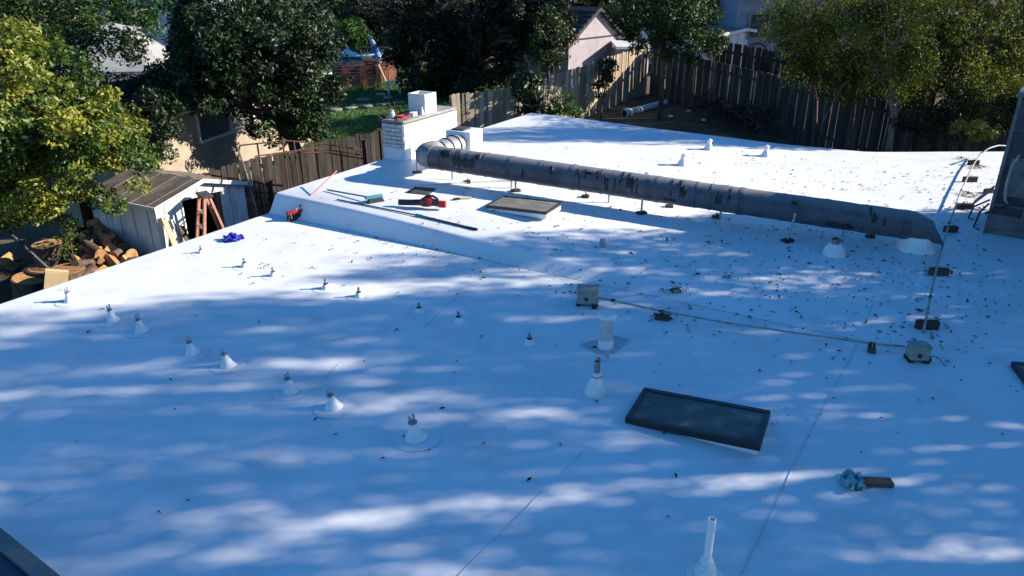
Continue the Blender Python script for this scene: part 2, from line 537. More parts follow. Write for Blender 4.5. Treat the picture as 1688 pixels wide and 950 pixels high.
# chimney of white painted brick
def chimney():
    F = Vector((-2.087, 14.197, 3.098)[:2])
    e = Vector((.478, .878)).normalized()         # along the long face
    p = Vector((-e.y, e.x))                        # towards the short face's far end
    LL, WW = 1.88, .50
    zb = ZR + .26
    H = .76
    ang = math.atan2(e.y, e.x)
    rot = rz(ang)
    ctr = F + e * LL / 2 + p * WW / 2
    core = MB()
    core.box((ctr.x, ctr.y, zb + H / 2), (LL - .05, WW - .05, H), rot)
    ch = core.build('chimney', M['mortar'], house, world=True, smooth=False)
    sk = MB()
    sk.box((ctr.x, ctr.y, zb + .13), (LL + .03, WW + .03, .30), rot)
    sk.build('flashing', M['white'], ch, world=True, bevel=.012)
    cr = MB()
    cr.box((ctr.x, ctr.y, zb + H + .025), (LL + .02, WW + .02, .05), rot)
    cr.build('crown', M['concrete'], ch, world=True, bevel=.01)
    fl = MB()
    fc = F + e * 1.02 + p * .25
    s = .40
    for k, (dx, dy, sx, sy) in enumerate(((0, -.19, s, .03), (0, .19, s, .03), (-.185, 0, .03, .35), (.185, 0, .03, .35))):
        q = fc + e * dx + p * dy
        fl.box((q.x, q.y, zb + H + .05 + .19), (sx, sy, .40), rot)
    fl.build('flue_pot', M['concrete'] if False else M['whitepaint'], ch, world=True, smooth=False)
    # bricks, each a part
    bh, joint = .064, .013
    me_cache = {}
    def brick_mesh(ln, v):
        key = (round(ln, 3), v)
        if key not in me_cache:
            m = MB()
            r = random.Random(v)
            m.box((0, 0, 0), (ln, .05, bh))
            m.v = [tuple(c + r.uniform(-.002, .002) for c in q) for q in m.v]
            me = bpy.data.meshes.new('brick')
            me.from_pydata(m.v, [], m.f)
            me.materials.append(M['brick'])
            me_cache[key] = me
        return me_cache[key]
    o = root_loc(house)
    z = zb + .285 + bh / 2
    row = 0
    while z + bh / 2 < zb + H:
        for side in range(4):
            a = [F, F + e * LL, F + e * LL + p * WW, F + p * WW][side]
            d = [e, p, -e, -p][side]
            n = [-p, e, p, -e][side]
            length = [LL, WW, LL, WW][side]
            t = -.11 if row % 2 else 0.0
            while t < length - .01:
                t0, t1 = max(t, 0), min(t + .21, length)
                t += .22
                if t1 - t0 < .04:
                    continue
                c = a + d * (t0 + t1) / 2 + n * (-.008 + rnd.uniform(-.003, .003))
                ob = bpy.data.objects.new('brick', brick_mesh(t1 - t0, rnd.randrange(4)))
                COL.objects.link(ob)
                ob.parent = ch
                ob.location = (c.x - o[0], c.y - o[1], z - o[2])
                ob.rotation_euler = (0, 0, math.atan2(d.y, d.x))
        z += bh + joint
        row += 1
    return F, e, p, zb + H + .05
CF, CE, CP, CTOP = chimney()

# things left on the chimney crown
def on_crown(a, b):
    q = CF + CE * a + CP * b
    return (q.x, q.y, CTOP + .001)
t = thing('glass_jar', 'pale glass jar with a lid standing on the chimney crown, left of the small boxes', 'jar', on_crown(.16, .38))
MB().lathe([(.05, 0), (.062, .02), (.062, .11), (.04, .135)], 16).build('jar_body', M['jarglass'], t)
MB().lathe([(.046, .135), (.046, .165), (.043, .168)], 16).build('lid', M['alu'], t)
t = thing('paint_tray', 'red and green tray lying flat on the chimney crown next to the jar', 'tray', on_crown(.30, .22), math.atan2(CE.y, CE.x))
MB().box((0, 0, .012), (.26, .17, .02)).build('tray_base', M['green'], t, bevel=.005)
MB().box((.0, -.085, .03), (.26, .015, .04)).box((0, .085, .03), (.26, .015, .04)).box((-.13, 0, .03), (.015, .18, .04)).build('rim', M['red'], t)
t = thing('white_box', 'small white box with blue end on the chimney crown before the flue', 'box', on_crown(.58, .18), math.atan2(CE.y, CE.x) + .2)
MB().box((0, 0, .035), (.17, .10, .07)).build('carton', M['whitepaint'], t, bevel=.004)
MB().box((.095, 0, .035), (.03, .098, .066)).build('end_flap', M['bluewhite'], t, bevel=.003)
t = thing('tile_scrap', 'flat red tile scrap at the near corner of the chimney crown', 'tile', on_crown(.13, .12), .4)
MB().box((0, 0, .012), (.20, .13, .02)).build('tile_body', M['terracotta'], t, bevel=.004)
t = thing('spout_cone', 'small pale cone standing against the flue on the chimney crown', 'cone', on_crown(.78, .10))
MB().lathe([(.05, 0), (.035, .05), (.012, .15)], 14).build('cone_body', M['whitepaint'], t)
t = thing('steel_rack', 'thin dark steel spikes of a rack leaning at the chimney, above the lawn', 'rack', on_crown(.10, .47))
for k in range(6):
    q0 = CE * (-.10 + .17 * k) + CP * .05
    q1 = CE * (-.24 + .17 * k) + CP * .16
    MB().tube([(q0.x, q0.y, 0), (q1.x, q1.y, .25 + .02 * (k % 2))], .008, 6).build('spike', M['rust'], t)
q0, q1 = CE * -.13 + CP * .05, CE * .80 + CP * .05
MB().tube([(q0.x, q0.y, .02), (q1.x, q1.y, .02)], .010, 6).build('bar', M['rust'], t)

# ------------------------------------------------------------------ vents in the roof
def vent_root(name, label, pos, group, rz_=0.0):
    return thing(name, label, 'roof vent', (pos[0], pos[1], roof_z(pos[0], pos[1])), rz_, group)
VG = 'white cone flashings with twin pipe stubs on the roof'
def make_jack():
    t = thing('roof_vent', 'x', 'roof vent', (0, 0, 0), 0, VG)
    tl = Matrix.Rotation(R_(-7), 3, 'Y')
    patch = MB().lathe([(.24, .001), (.238, .004), (.20, .006)], 28)
    patch.build('patch', M['roof'], t)
    ring = MB()
    for k in range(3, 24):
        a0, a1 = 2 * math.pi * k / 28 + 2.8, 2 * math.pi * (k + 1) / 28 + 2.8
        ring.slab([(r * math.cos(a), r * math.sin(a), .005) for r, a in ((.240, a0), (.2445, a0), (.2445, a1), (.240, a1))], .002)
    ring.build('patch_edge', M['seam'], t, smooth=False)
    MB().lathe([(.115, .004), (.105, .02), (.082, .055), (.062, .10), (.044, .15), (.036, .19), (.034, .195)], 22, tilt=tl).build('flashing', M['white'], t)
    MB().lathe([(.043, .183), (.045, .19), (.045, .203), (.04, .207)], 16, tilt=tl).build('collar', M['steel'], t)
    for s in (-1, 1):
        a = tl @ Vector((.018 * s, 0, .19))
        b = tl @ Vector((.020 * s, .006 * s, .275 + .012 * s))
        MB().tube([a, b], .0125, 8).build('pipe', M['galv'], t)
    return t
jack = make_jack()
jacks = [
    ((-5.390, 8.199, 2.800), 'white cone vent closest to the left roof edge, just inside the new lumber block', .68, .3, -8),
    ((-4.592, 7.638, 2.800), 'white cone vent second from the left roof edge, upper one of the leftmost pair', .68, 0, -4),
    ((-4.141, 7.374, 2.800), 'white cone vent with a long shadow, lower right one of the leftmost pair', .70, .2, 0),
    ((-3.372, 6.874, 2.800), 'shaded white cone vent, upper one of the middle pair on the left roof half', .70, .5, -5),
    ((-2.899, 6.588, 2.800), 'white cone vent, lower right one of the middle pair on the left roof half', .72, .1, 0),
    ((-2.118, 6.092, 2.800), 'white cone vent, upper left one of the pair next to the nearest cone vent', .72, -.3, -5),
    ((-1.649, 5.813, 2.800), 'white cone vent in a clear round patch, just left of the nearest cone vent', .75, .2, 0),
    ((-0.828, 5.332, 2.800), 'nearest and biggest of the twin pipe cone vents, rightmost in their row', .88, -.2, 0),
]
for i, (p, lab, sc, rot, _) in enumerate(jacks):
    t = jack if i == 0 else copy_tree(jack)
    t.location = (p[0], p[1], roof_z(p[0], p[1]))
    t.rotation_euler = (R_(rnd.uniform(-.8, .8)), R_(rnd.uniform(-.8, .8)), rot * .6)
    t.scale = (sc * rnd.uniform(.93, 1.07), sc * rnd.uniform(.93, 1.07), sc * rnd.uniform(.9, 1.12))
    t['label'] = lab

def make_low():
    t = thing('low_vent', 'x', 'roof vent', (0, 0, 0), 0, 'low white mound flashings with a single dark stub')
    MB().lathe([(.21, .001), (.208, .004), (.17, .006)], 26).build('patch', M['roof'], t)
    MB().lathe([(.085, .003), (.075, .02), (.055, .05), (.042, .075), (.038, .08)], 18).build('flashing', M['white'], t)
    MB().tube([(0, 0, .06), (-.006, 0, .165)], .021, 10).build('pipe', M['steel'], t)
    MB().lathe([(.034, .075), (.040, .08), (.038, .092), (.024, .096)], 12).build('collar', M['tar'], t)
    return t
low = make_low()
lows = [
    ((-2.360, 8.592, 2.800), 'low white mound vent with dark stub, leftmost of the shaded row below the roof step', 1.1),
    ((-1.896, 8.345, 2.800), 'low white mound vent with dark stub, second in the shaded row below the roof step', 1.0),
    ((-1.098, 7.885, 2.800), 'low white mound vent with dark stub, third in the shaded row', 1.0),
    ((-0.615, 7.638, 2.800), 'low mound vent with a darker dirty stub, fourth in the shaded row', 1.0),
    ((0.190, 7.081, 2.800), 'low flat mound vent with thin stub, right end of the shaded row', 1.05),
    ((-4.452, 9.890, 2.800), 'white sunlit mound vent near the shed, farthest left of the three on the sunny strip', .85),
    ((-3.645, 9.346, 2.800), 'white sunlit mound vent with a dark tip, middle of the three on the sunny strip', 1.0),
    ((-3.158, 9.019, 2.800), 'white mound vent nearest the shade edge, last of the three on the sunny strip', .95),
]
for i, (p, lab, sc) in enumerate(lows):
    t = low if i == 0 else copy_tree(low)
    t.location = (p[0], p[1], roof_z(p[0], p[1]))
    t.scale = (sc * .74,) * 3
    t.rotation_euler = (0, 0, rnd.uniform(-2, 2))
    t['label'] = lab

def make_coated():
    t = thing('coated_vent', 'x', 'roof vent', (0, 0, 0), 0, 'wholly white coated vents beyond the duct')
    MB().lathe([(.155, .002), (.14, .03), (.115, .07), (.10, .11), (.07, .15), (.064, .18)], 20, wob=.02, rr=rnd).build('flashing', M['white'], t)
    MB().lathe([(.060, .17), (.062, .25), (.056, .26)], 14).build('pipe', M['white'], t)
    MB().lathe([(.045, .25), (.075, .262), (.075, .285), (.02, .315)], 14, tilt=Matrix.Rotation(.12, 3, 'X')).build('cap', M['white'], t)
    return t
cv = make_coated()
coated = [
    ((4.276, 15.896, 2.946), 'white coated vent farthest back of the three beyond the duct', 1.0),
    ((3.405, 14.470, 2.947), 'white coated vent standing nearest the duct, left of the three beyond it', 1.05),
    ((5.397, 15.495, 2.892), 'white coated vent farthest right of the three beyond the duct', 1.0),
    ((2.465, 13.000, 2.950), 'white coated vent mostly hidden behind the duct, only its top showing', 1.0),
]
for i, (p, lab, sc) in enumerate(coated):
    t = cv if i == 0 else copy_tree(cv)
    t.location = (p[0], p[1], roof_z(p[0], p[1]))
    t.scale = (sc * .76,) * 3
    t.rotation_euler = (0, 0, i * 1.3)
    t['label'] = lab

p = (4.557, 9.768, 2.818)
t = vent_root('squat_vent', 'squat white vent under a clump of dead leaves, at the near side of the duct', p, None)
MB().lathe([(.16, .002), (.15, .05), (.13, .10), (.09, .15), (.075, .17)], 20).build('flashing', M['white'], t)
MB().lathe([(.05, .16), (.05, .23)], 12).build('pipe', M['steel'], t)
p = (1.272, 9.736, 2.921)
t = vent_root('pipe_stub', 'short grey pipe stub alone on the shaded roof below the tan skylight', p, None)
MB().lathe([(.055, .0), (.05, .02), (.046, .02)], 14).build('flashing', M['white'], t)
MB().lathe([(.042, .01), (.042, .13), (.036, .135)], 14).build('pipe', M['galv'], t)

p = (0.801, 6.069, 2.800)
t = vent_root('vent_pipe', 'tall dark vent pipe on a broad white cone, left of the near skylight', p, None)
MB().lathe([(.13, .002), (.135, .02), (.12, .06), (.118, .075), (.105, .10), (.095, .12), (.075, .175), (.06, .22), (.048, .245)], 26).build('flashing', M['white'], t)
MB().lathe([(.05, .24), (.066, .25), (.066, .275), (.045, .29)], 20).build('collar', M['white'], t)
MB().lathe([(.034, .27), (.033, .43), (.027, .43), (.026, .36)], 16, cap=False).build('pipe', M['steel'], t)
MB().lathe([(.069, .243), (.069, .252)], 20).build('clamp', M['tar'], t)
t.scale = (.84, .84, .80)

p = (1.002, 6.997, 2.800)
t = vent_root('plastic_vent', 'ribbed pale plastic vent tube with a domed cap on a square grey base sheet', p, None)
b = [(0.727, 7.053, 2.800)[:2], (1.116, 7.284, 2.800)[:2], (1.293, 7.167, 2.800)[:2], (1.080, 6.847, 2.800)[:2], (0.901, 6.847, 2.800)[:2]]
bx = [(q[0] - p[0], q[1] - p[1]) for q in b]
MB().prism(bx[::-1], .002, .009).build('base_sheet', M['concrete'] if False else mat('grey_patch_sheet', (.50, .51, .53), (.42, .43, .45), 8, .6), t, smooth=False)
MB().lathe([(.085, .008), (.083, .10), (.078, .105)], 22).build('sleeve', M['white'], t)
prof = []
tube = MB()
nrib = 20
vs = []
for z in (.10, .36):
    for k in range(nrib * 2):
        a = math.pi * k / nrib
        r = .068 if k % 2 else .061
        vs.append((r * math.cos(a), r * math.sin(a), z))
n = nrib * 2
tube.add(vs, [(k, (k + 1) % n, n + (k + 1) % n, n + k) for k in range(n)])
tube.build('tube', mat('ribbed_plastic', (.62, .62, .60), (.52, .52, .50), 12, .35), t, smooth=False)
MB().lathe([(.07, .355), (.098, .36), (.10, .39), (.085, .41), (.04, .418)], 22).build('cap', M['white'], t)

p = (1.288, 3.758, 2.800)
t = vent_root('white_pipe', 'tall open white pipe rising at the bottom edge of the picture', p, None)
MB().lathe([(.125, .002), (.12, .008), (.075, .025), (.068, .07), (.060, .075), (.057, .10), (.046, .105), (.043, .14), (.031, .155)], 26).build('flashing', M['white'], t)
MB().lathe([(.027, .14), (.0265, .47), (.019, .47), (.0185, .36), (.001, .36)], 18, cap=False).build('pipe', M['white'], t)

# ------------------------------------------------------------------ skylights
def make_skylight(name, label, pos, yaw, Lx, Ly, hc, tilt, frame, glass, fw=.05, fh=.068):
    t = thing(name, label, 'skylight', pos, yaw)
    tl = Matrix.Rotation(tilt, 3, 'Y')
    MB().prism([(-Lx / 2 + .03, -Ly / 2 + .03), (Lx / 2 - .02, -Ly / 2 + .03), (Lx / 2 - .02, Ly / 2 - .03), (-Lx / 2 + .03, Ly / 2 - .03)], 0,
               [hc - .005 + Lx / 2 * math.sin(tilt), hc - .005 - Lx / 2 * math.sin(tilt)] + [hc - .005 - Lx / 2 * math.sin(tilt), hc - .005 + Lx / 2 * math.sin(tilt)]).build('curb', M['white'], t, smooth=False)
    def put(c, s):
        return (tl @ Vector((c[0], c[1], 0))) + Vector((0, 0, hc + c[2])), s
    for c, s in (((0, -Ly / 2 + fw / 2, fh / 2), (Lx, fw, fh)), ((0, Ly / 2 - fw / 2, fh / 2), (Lx, fw, fh)),
                 ((-Lx / 2 + fw / 2, 0, fh / 2 - .001), (fw, Ly - 2 * fw, fh - .002)), ((Lx / 2 - fw / 2, 0, fh / 2 - .001), (fw, Ly - 2 * fw, fh - .002))):
        cc, ss = put(c, s)
        MB().box(cc, ss, tl).build('frame', frame, t, smooth=False, bevel=.006)
    cc, ss = put((0, 0, fh - .018), (Lx - 2 * fw, Ly - 2 * fw, .012))
    MB().box(cc, ss, tl).build('pane', glass, t, smooth=False)
    return t
ctr = Vector((1.701, 5.702, 2.800))
sk = make_skylight('skylight', 'near skylight with dark bronze frame and dark glass, right of the dark vent pipe', (1.655, 5.57, ZR), R_(-26), 1.16, .58, .022, R_(-3.2), M['frame'], M['glass_d'])
MB().box((.50, -.30, .155), (.14, .035, .03)).build('corner_clip', M['black'], sk)
sk3 = copy_tree(sk)
q = Vector((4.676, 5.981, 2.900))
sk3.rotation_euler = (0, 0, R_(-14))
off = rz(R_(-14)) @ Vector((-.585, -.31, 0)) - Vector((.26, .03, 0))
sk3.location = (q.x - off.x, q.y - off.y, ZR)
sk3['label'] = 'dark framed skylight cut off by the right edge of the picture, only its corner showing'
make_skylight('skylight', 'far skylight with dusty tan glass on a white curb, before the grey duct', (.195, 11.25, 3.02), R_(-27), 1.06, .62, .06, R_(-2), M['frame'], M['glass_t'], .03, .045)
# dark glazed monitor at the lower left corner of the picture
a, b = Vector((-3.457, 3.929, 3.060)), Vector((-2.752, 3.459, 3.060))
d = (b - a).normalized()
nn = Vector((-d.y, d.x, 0))
if nn.x > 0:
    nn = -nn
yaw = math.atan2(d.y, d.x)
c = a.lerp(b, .5) + nn * .55 + d * (.1)
t = thing('roof_monitor', 'large dark glazed skylight with grey metal rim in the lower left corner', 'skylight', (c.x, c.y, ZR), yaw)
MB().box((0, 0, .10), (2.3, 1.02, .20)).build('curb', M['white'], t, smooth=False)
for cc, ss in (((0, .50, .225), (2.4, .10, .07)), ((0, -.50, .225), (2.4, .10, .07)), ((-1.15, 0, .224), (.10, .9, .068)), ((1.15, 0, .224), (.10, .9, .068))):
    MB().box(cc, ss).build('rim', M['trim_d'], t, smooth=False, bevel=.006)
MB().box((0, 0, .215), (2.3, 1.0, .02)).build('pane', M['navy'], t, smooth=False)

# ------------------------------------------------------------------ big grey duct
def duct():
    A = Vector((-1.412, 12.838, 3.500))
    B = Vector((5.643, 10.098, 3.160))
    t = thing('air_duct', 'long fat grey insulated air duct raised on posts, crossing the roof to a white curb', 'air duct', (A.x, A.y, roof_z(A.x, A.y)))
    r = .205
    ax = (B - A)
    n = 60
    def ring_pts(pts, r0, seg=28, nz=.004):
        mb = MB()
        rr = random.Random(3)
        mb.tube(pts, [r0 + rr.uniform(-nz, nz) for _ in pts], seg)
        return mb
    pts = [A + ax * (k / n) for k in range(n + 1)]
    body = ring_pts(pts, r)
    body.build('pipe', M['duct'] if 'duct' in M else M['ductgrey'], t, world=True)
    dirv = ax.normalized()
    # elbow towards the chimney side
    W = Vector((-0.622, 14.474, 3.420))
    e2 = (Vector((W.x, W.y, A.z)) - A)
    e2n = Vector((e2.x, e2.y, 0)).normalized()
    arc = []
    pc = A - dirv * .02
    for k in range(9):
        f = k / 8
        # quadratic bend from along the duct to the return leg
        p0, p1, p2 = A + dirv * .03, A - dirv * .26, A - dirv * .10 + e2n * .36
        arc.append(p0 * (1 - f) ** 2 + p1 * 2 * f * (1 - f) + p2 * f * f)
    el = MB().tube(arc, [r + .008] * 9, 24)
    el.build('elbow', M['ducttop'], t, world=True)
    leg = [arc[-1] - e2n * .03, arc[-1] + e2n * .80]
    MB().tube([leg[0].lerp(leg[1], k / 6) for k in range(7)], r - .012, 24).build('return_leg', M['galv'], t, world=True)
    for f in (.06, .38, .70):
        c = leg[0].lerp(leg[1], f)
        MB().tube([c - e2n * .012, c + e2n * .012], r + .004, 24).build('band', M['black'], t, world=True)
    # black mastic joints and patches
    for f, w in ((.075, .05), (.20, .045), (.345, .05), (.53, .05), (.70, .045), (.86, .05)):
        c = A + ax * f
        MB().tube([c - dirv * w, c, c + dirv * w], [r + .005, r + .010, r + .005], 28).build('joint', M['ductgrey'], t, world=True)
    for f in (.03, .14, .27, .41, .47, .61, .64, .78, .93):
        c = A + ax * f
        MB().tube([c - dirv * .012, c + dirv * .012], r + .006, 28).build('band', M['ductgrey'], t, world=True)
    rr = random.Random(12)
    side = dirv.cross(Vector((0, 0, 1))).normalized()      # towards the camera side
    if side.y > 0:
        side = -side
    def blob(f, ang, la, lb, seed):
        """an uneven smear of mastic hugging the duct: f along, ang round (0 = facing side, 90 = top)"""
        r2 = random.Random(seed)
        nu, nv = 10, 7
        mb = MB()
        vs = []
        for i in range(nu + 1):
            for j in range(nv + 1):
                u, v = i / nu * 2 - 1, j / nv * 2 - 1
                k = math.sqrt(max(0, 1 - v * v * .6)) * (1 + r2.uniform(-.18, .18))
                aa = R_(ang) + v * lb * (1 + r2.uniform(-.12, .12) + .25 * math.sin(u * 5 + seed))
                hgt = .011 if abs(u) < .99 and abs(v) < .99 else -.004
                p = A + ax * f + dirv * (u * la * k) + (side * math.cos(aa) + Vector((0, 0, 1)) * math.sin(aa)) * (r + hgt)
                vs.append(p)
        w = nv + 1
        mb.add(vs, [(i * w + j, i * w + j + 1, (i + 1) * w + j + 1, (i + 1) * w + j) for i in range(nu) for j in range(nv)])
        mb.build('mastic_smear', M['tar'], t, world=True)
    r3_ = random.Random(77)
    smears = [(.045, 45, .10, .45), (.075, 15, .08, .5), (.105, 10, .14, .35), (.125, 50, .05, .35), (.235, -5, .018, .4), (.30, 35, .035, .40), (.385, 45, .10, .14), (.425, 5, .03, .6), (.475, 30, .07, .55), (.56, -25, .12, .10),
              (.585, 20, .06, .5), (.66, 10, .03, .4), (.80, 40, .05, .14), (.885, -28, .22, .24), (.945, 20, .04, .3)]
    for f0, n in ((.10, 5), (.38, 4), (.44, 6), (.49, 6), (.585, 6), (.67, 4), (.95, 3)):
        for _ in range(n):
            smears.append((f0 + r3_.uniform(-.025, .025), r3_.uniform(0, 60), r3_.uniform(.008, .02), r3_.uniform(.18, .5)))
    for k, (f, ang, la, lb) in enumerate(smears):
        blob(f, ang, la, lb, k + 3)
    # far right end: mitred drop into a white curb
    C = B + dirv * .34
    dn = Vector((0, 0, -1))
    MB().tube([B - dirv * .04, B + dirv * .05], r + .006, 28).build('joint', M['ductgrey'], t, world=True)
    mb = MB()
    seg = 24
    s2 = side
    # slanting boot: top drops to a blunt tip
    ring0, ring1, ring2 = [], [], []
    for k in range(seg):
        a = 2 * math.pi * k / seg
        ring0.append(B + dirv * .05 + s2 * math.cos(a) * r + Vector((0, 0, 1)) * math.sin(a) * r)
        ring1.append(B + dirv * (.17 - .04 * math.sin(a)) + s2 * math.cos(a) * r + Vector((0, 0, 1)) * (math.sin(a) * r))
        ring2.append(B + dirv * (.46 - .10 * math.sin(a)) + s2 * math.cos(a) * r * .85 + Vector((0, 0, 1)) * (math.sin(a) * r * .78 - .05))
    mb.add(ring0 + ring1 + ring2, [(j * seg + k, j * seg + (k + 1) % seg, (j + 1) * seg + (k + 1) % seg, (j + 1) * seg + k) for j in range(2) for k in range(seg)] + [tuple(2 * seg + k for k in range(seg))])
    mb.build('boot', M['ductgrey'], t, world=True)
    cz = roof_z(B.x, B.y)
    q = B + dirv * .22
    MB().lathe([(.26, cz + .003), (.24, cz + .07), (.20, cz + .16), (.19, cz + .22)], 26, c=(q.x, q.y, 0)).build('curb', M['white'], t, world=True)
    # white box by the chimney
    bx = leg[1]
    zb = roof_z(bx.x, bx.y)
    ry = rz(math.atan2(e2n.y, e2n.x))
    q = bx + e2n * .20
    MB().box((q.x, q.y, zb + .33), (.50, .55, .66), ry).build('plenum_box', M['white'], t, world=True, bevel=.03)
    MB().box((q.x - .05, q.y, zb + .675), (.28, .25, .03), ry).build('mastic_cap', M['rubber'], t, world=True)
    # posts with feet
    for px, h in (((-1.744, 13.290, 3.089), .42), ((0.063, 12.287, 3.027), .40), ((2.076, 11.329, 2.926), .40), ((4.068, 10.254, 2.836), .42)):
        z0 = roof_z(px[0], px[1])
        dx = .05 if px[0] > 2.5 else 0.0
        MB().tube([(px[0], px[1], z0 + .03), (px[0] + dx, px[1] + .0, z0 + h)], .017, 8).build('post', M['galv'], t, world=True)
        MB().lathe([(.026, z0 + h), (.026, z0 + h + .02)], 10, c=(px[0] + dx, px[1], 0)).build('post_cap', M['galv'], t, world=True)
        MB().box((px[0], px[1], z0 + .022), (.16, .11, .04), rz(.4)).build('foot', M['tar'], t, world=True, bevel=.008)
    # hidden cradle straps carry the duct from the posts on its far side
    for f in (.04, .19, .42, .66, .90):
        c = A + ax * f
        z0 = roof_z(c.x, c.y)
        q = c - side * .17
        MB().tube([(q.x, q.y, z0), (q.x, q.y, c.z - .06)], .016, 8).build('post', M['galv'], t, world=True)
    return t
duct()

BG = 'dark wood support blocks along the duct'
for k, (p, lab) in enumerate((((-0.795, 12.714, 3.062), 'dark block below the duct between its first post and elbow'), ((1.246, 12.086, 2.978), 'dark block below the duct between the two left posts'),
                 ((3.260, 11.254, 2.879), 'dark block below the duct halfway between the two right posts'), ((2.604, 11.732, 2.915), 'dark lump of mastic under the middle of the duct'), ((5.407, 10.514, 2.811), 'rust brown block below the right end of the duct'),
                 ((-1.488, 13.886, 3.091), 'small brown block in the sun right of the elbow post'))):
    z = roof_z(p[0], p[1])
    t = thing('support_block', lab, 'block', (p[0], p[1], z), rnd.uniform(-.4, .4), BG)
    MB().box((0, 0, .022), (.13, .085, .043)).build('block', M['oldwood'], t, bevel=.006)
    MB().tube([(0, 0, .04), (.005, 0, .10)], .008, 6).box((.02, .012, .052), (.05, .04, .018), rz(.5)).build('stub', M['rust'], t)

# ------------------------------------------------------------------ junction boxes, conduit
def jbox(label, p, yaw, w, d, h):
    t = thing('junction_box', label, 'junction box', (p[0], p[1], roof_z(p[0], p[1]) + .03), yaw)
    MB().box((0, 0, h / 2), (w, d, h)).build('box_body', M['jbox'], t, bevel=.012)
    MB().box((0, 0, h + .008), (w + .016, d + .016, .016)).build('lid', M['jbox'], t, bevel=.005)
    MB().tube([(-w * .05, -d / 2 - .012, h * .42), (-w * .05, -d / 2 + .01, h * .42)], .022, 12).build('knockout', M['black'], t)
    for sx in (-1, 1):
        for sy in (-1, 1):
            MB().box((sx * (w / 2 - .02), sy * (d / 2 - .03), -.015), (.05, .06, .03)).build('foot', M['tar'], t)
    for sx in (-1, 1):
        MB().tube([(sx * (w / 2 - .02), -d / 2 - .004, h * .85), (sx * (w / 2 - .02), -d / 2 + .01, h * .85)], .007, 8).build('screw', M['steel'], t)
    return t
p1, p2 = (0.913, 8.127, 2.800), (4.190, 6.716, 2.800)
b1 = jbox('dark grey junction box at the left end of the low conduit run', p1, R_(-8), .25, .19, .17)
MB().lathe([(.03, -.03), (.035, 0), (.02, .02)], 10, c=(.09, -.12, .0)).build('mastic', M['tar'], b1)
b2 = jbox('tan junction box with a black knockout where the two conduit runs meet', p2, R_(-6), .19, .15, .14)
MB().tube([(.09, -.02, .02), (.15, -.03, .04), (.20, -.05, .02), (.245, -.11, -.025)], .004, 6).build('loose_wire', M['black'], b2)
MB().lathe([(.035, -.03), (.04, .0), (.02, .03)], 10, c=(.11, 0, 0)).build('mastic', M['tar'], b2)

def on_roof(pts, dz):
    return [(x, y, roof_z(x, y) + dz) for x, y, _ in pts]
cp1 = on_roof([(1.032, 8.145, 2.800), (1.213, 8.057, 2.800), (1.741, 7.752, 2.800), (2.433, 7.434, 2.800), (3.218, 7.153, 2.800), (3.819, 6.942, 2.800), (4.141, 6.874, 2.800)], .075)
t = thing('conduit_run', 'thin grey conduit low over the roof between the two junction boxes', 'conduit', cp1[0])
MB().tube(cp1, .0125, 8).build('tube', M['pvc'], t, world=True)
for p in (cp1[1], cp1[2], cp1[5]):
    MB().tube([(p[0] - .03, p[1] + .006, p[2]), (p[0] + .03, p[1] - .006, p[2])], .019, 8).build('coupling', M['black'], t, world=True)
cp2 = on_roof([(4.440, 7.108, 2.801), (5.011, 8.055, 2.801), (5.798, 9.345, 2.801), (6.784, 10.885, 2.800), (8.007, 12.735, 2.800), (9.194, 14.465, 2.800), (10.063, 15.664, 2.800)], .12)
q = (10.063, 15.664, 2.800)
cp2 += [tuple(Vector((9.779, 15.125, 3.080))), tuple(Vector((9.932, 15.196, 3.140))), tuple(Vector((10.219, 15.383, 3.150))), tuple(Vector((10.619, 15.553, 3.100)))]
t = thing('conduit_run', 'long pale conduit running back from the tan junction box to the air conditioner', 'conduit', cp2[0])
MB().tube(cp2, .0135, 8).build('tube', M['pvc'], t, world=True)
for k in (1, 3, 4):
    p, p_ = Vector(cp2[k]), Vector(cp2[k + 1])
    d = (p_ - p).normalized() * .03
    MB().tube([p - d, p + d], .021, 8).build('coupling', M['black'], t, world=True)
CB = 'wood blocks carrying the conduit runs'
for k, (px, w, lab, yaw) in enumerate((((1.735, 7.686, 2.800), .16, 'leaf covered dark block under the conduit between the junction boxes', -.3), ((3.807, 6.901, 2.800), .10, 'small dark block under the conduit just left of the tan junction box', 1.2), ((4.676, 7.449, 2.801), .24, 'flat dark board under the long conduit nearest the tan junction box', -.06),
                             ((5.652, 9.039, 2.800), .24, 'flat dark board under the long conduit, second from the tan junction box', -.05), ((6.775, 10.798, 2.800), .20, 'dark board under the long conduit beside the tip of the duct', 0), ((8.772, 13.770, 2.800), .26, 'dark board under the long conduit among dry leaves', .05), ((7.680, 12.003, 2.800), .26, 'dark leaf strewn board under the long conduit beyond the duct tip', .05), ((9.620, 15.121, 2.800), .22, 'farthest board under the long conduit near the back roof edge', .05))):
    t = thing('conduit_block', lab, 'block', (px[0], px[1], roof_z(px[0], px[1])), yaw, CB)
    hz = .06 if k < 2 else .10
    MB().box((0, 0, hz / 2), (w, .075, hz)).build('block', M['oldwood'], t, bevel=.005)
    MB().tube([(-.028, 0, hz), (-.026, 0, hz + .028), (0, 0, hz + .04), (.026, 0, hz + .028), (.028, 0, hz)], .005, 6).build('strap', M['steel'], t)

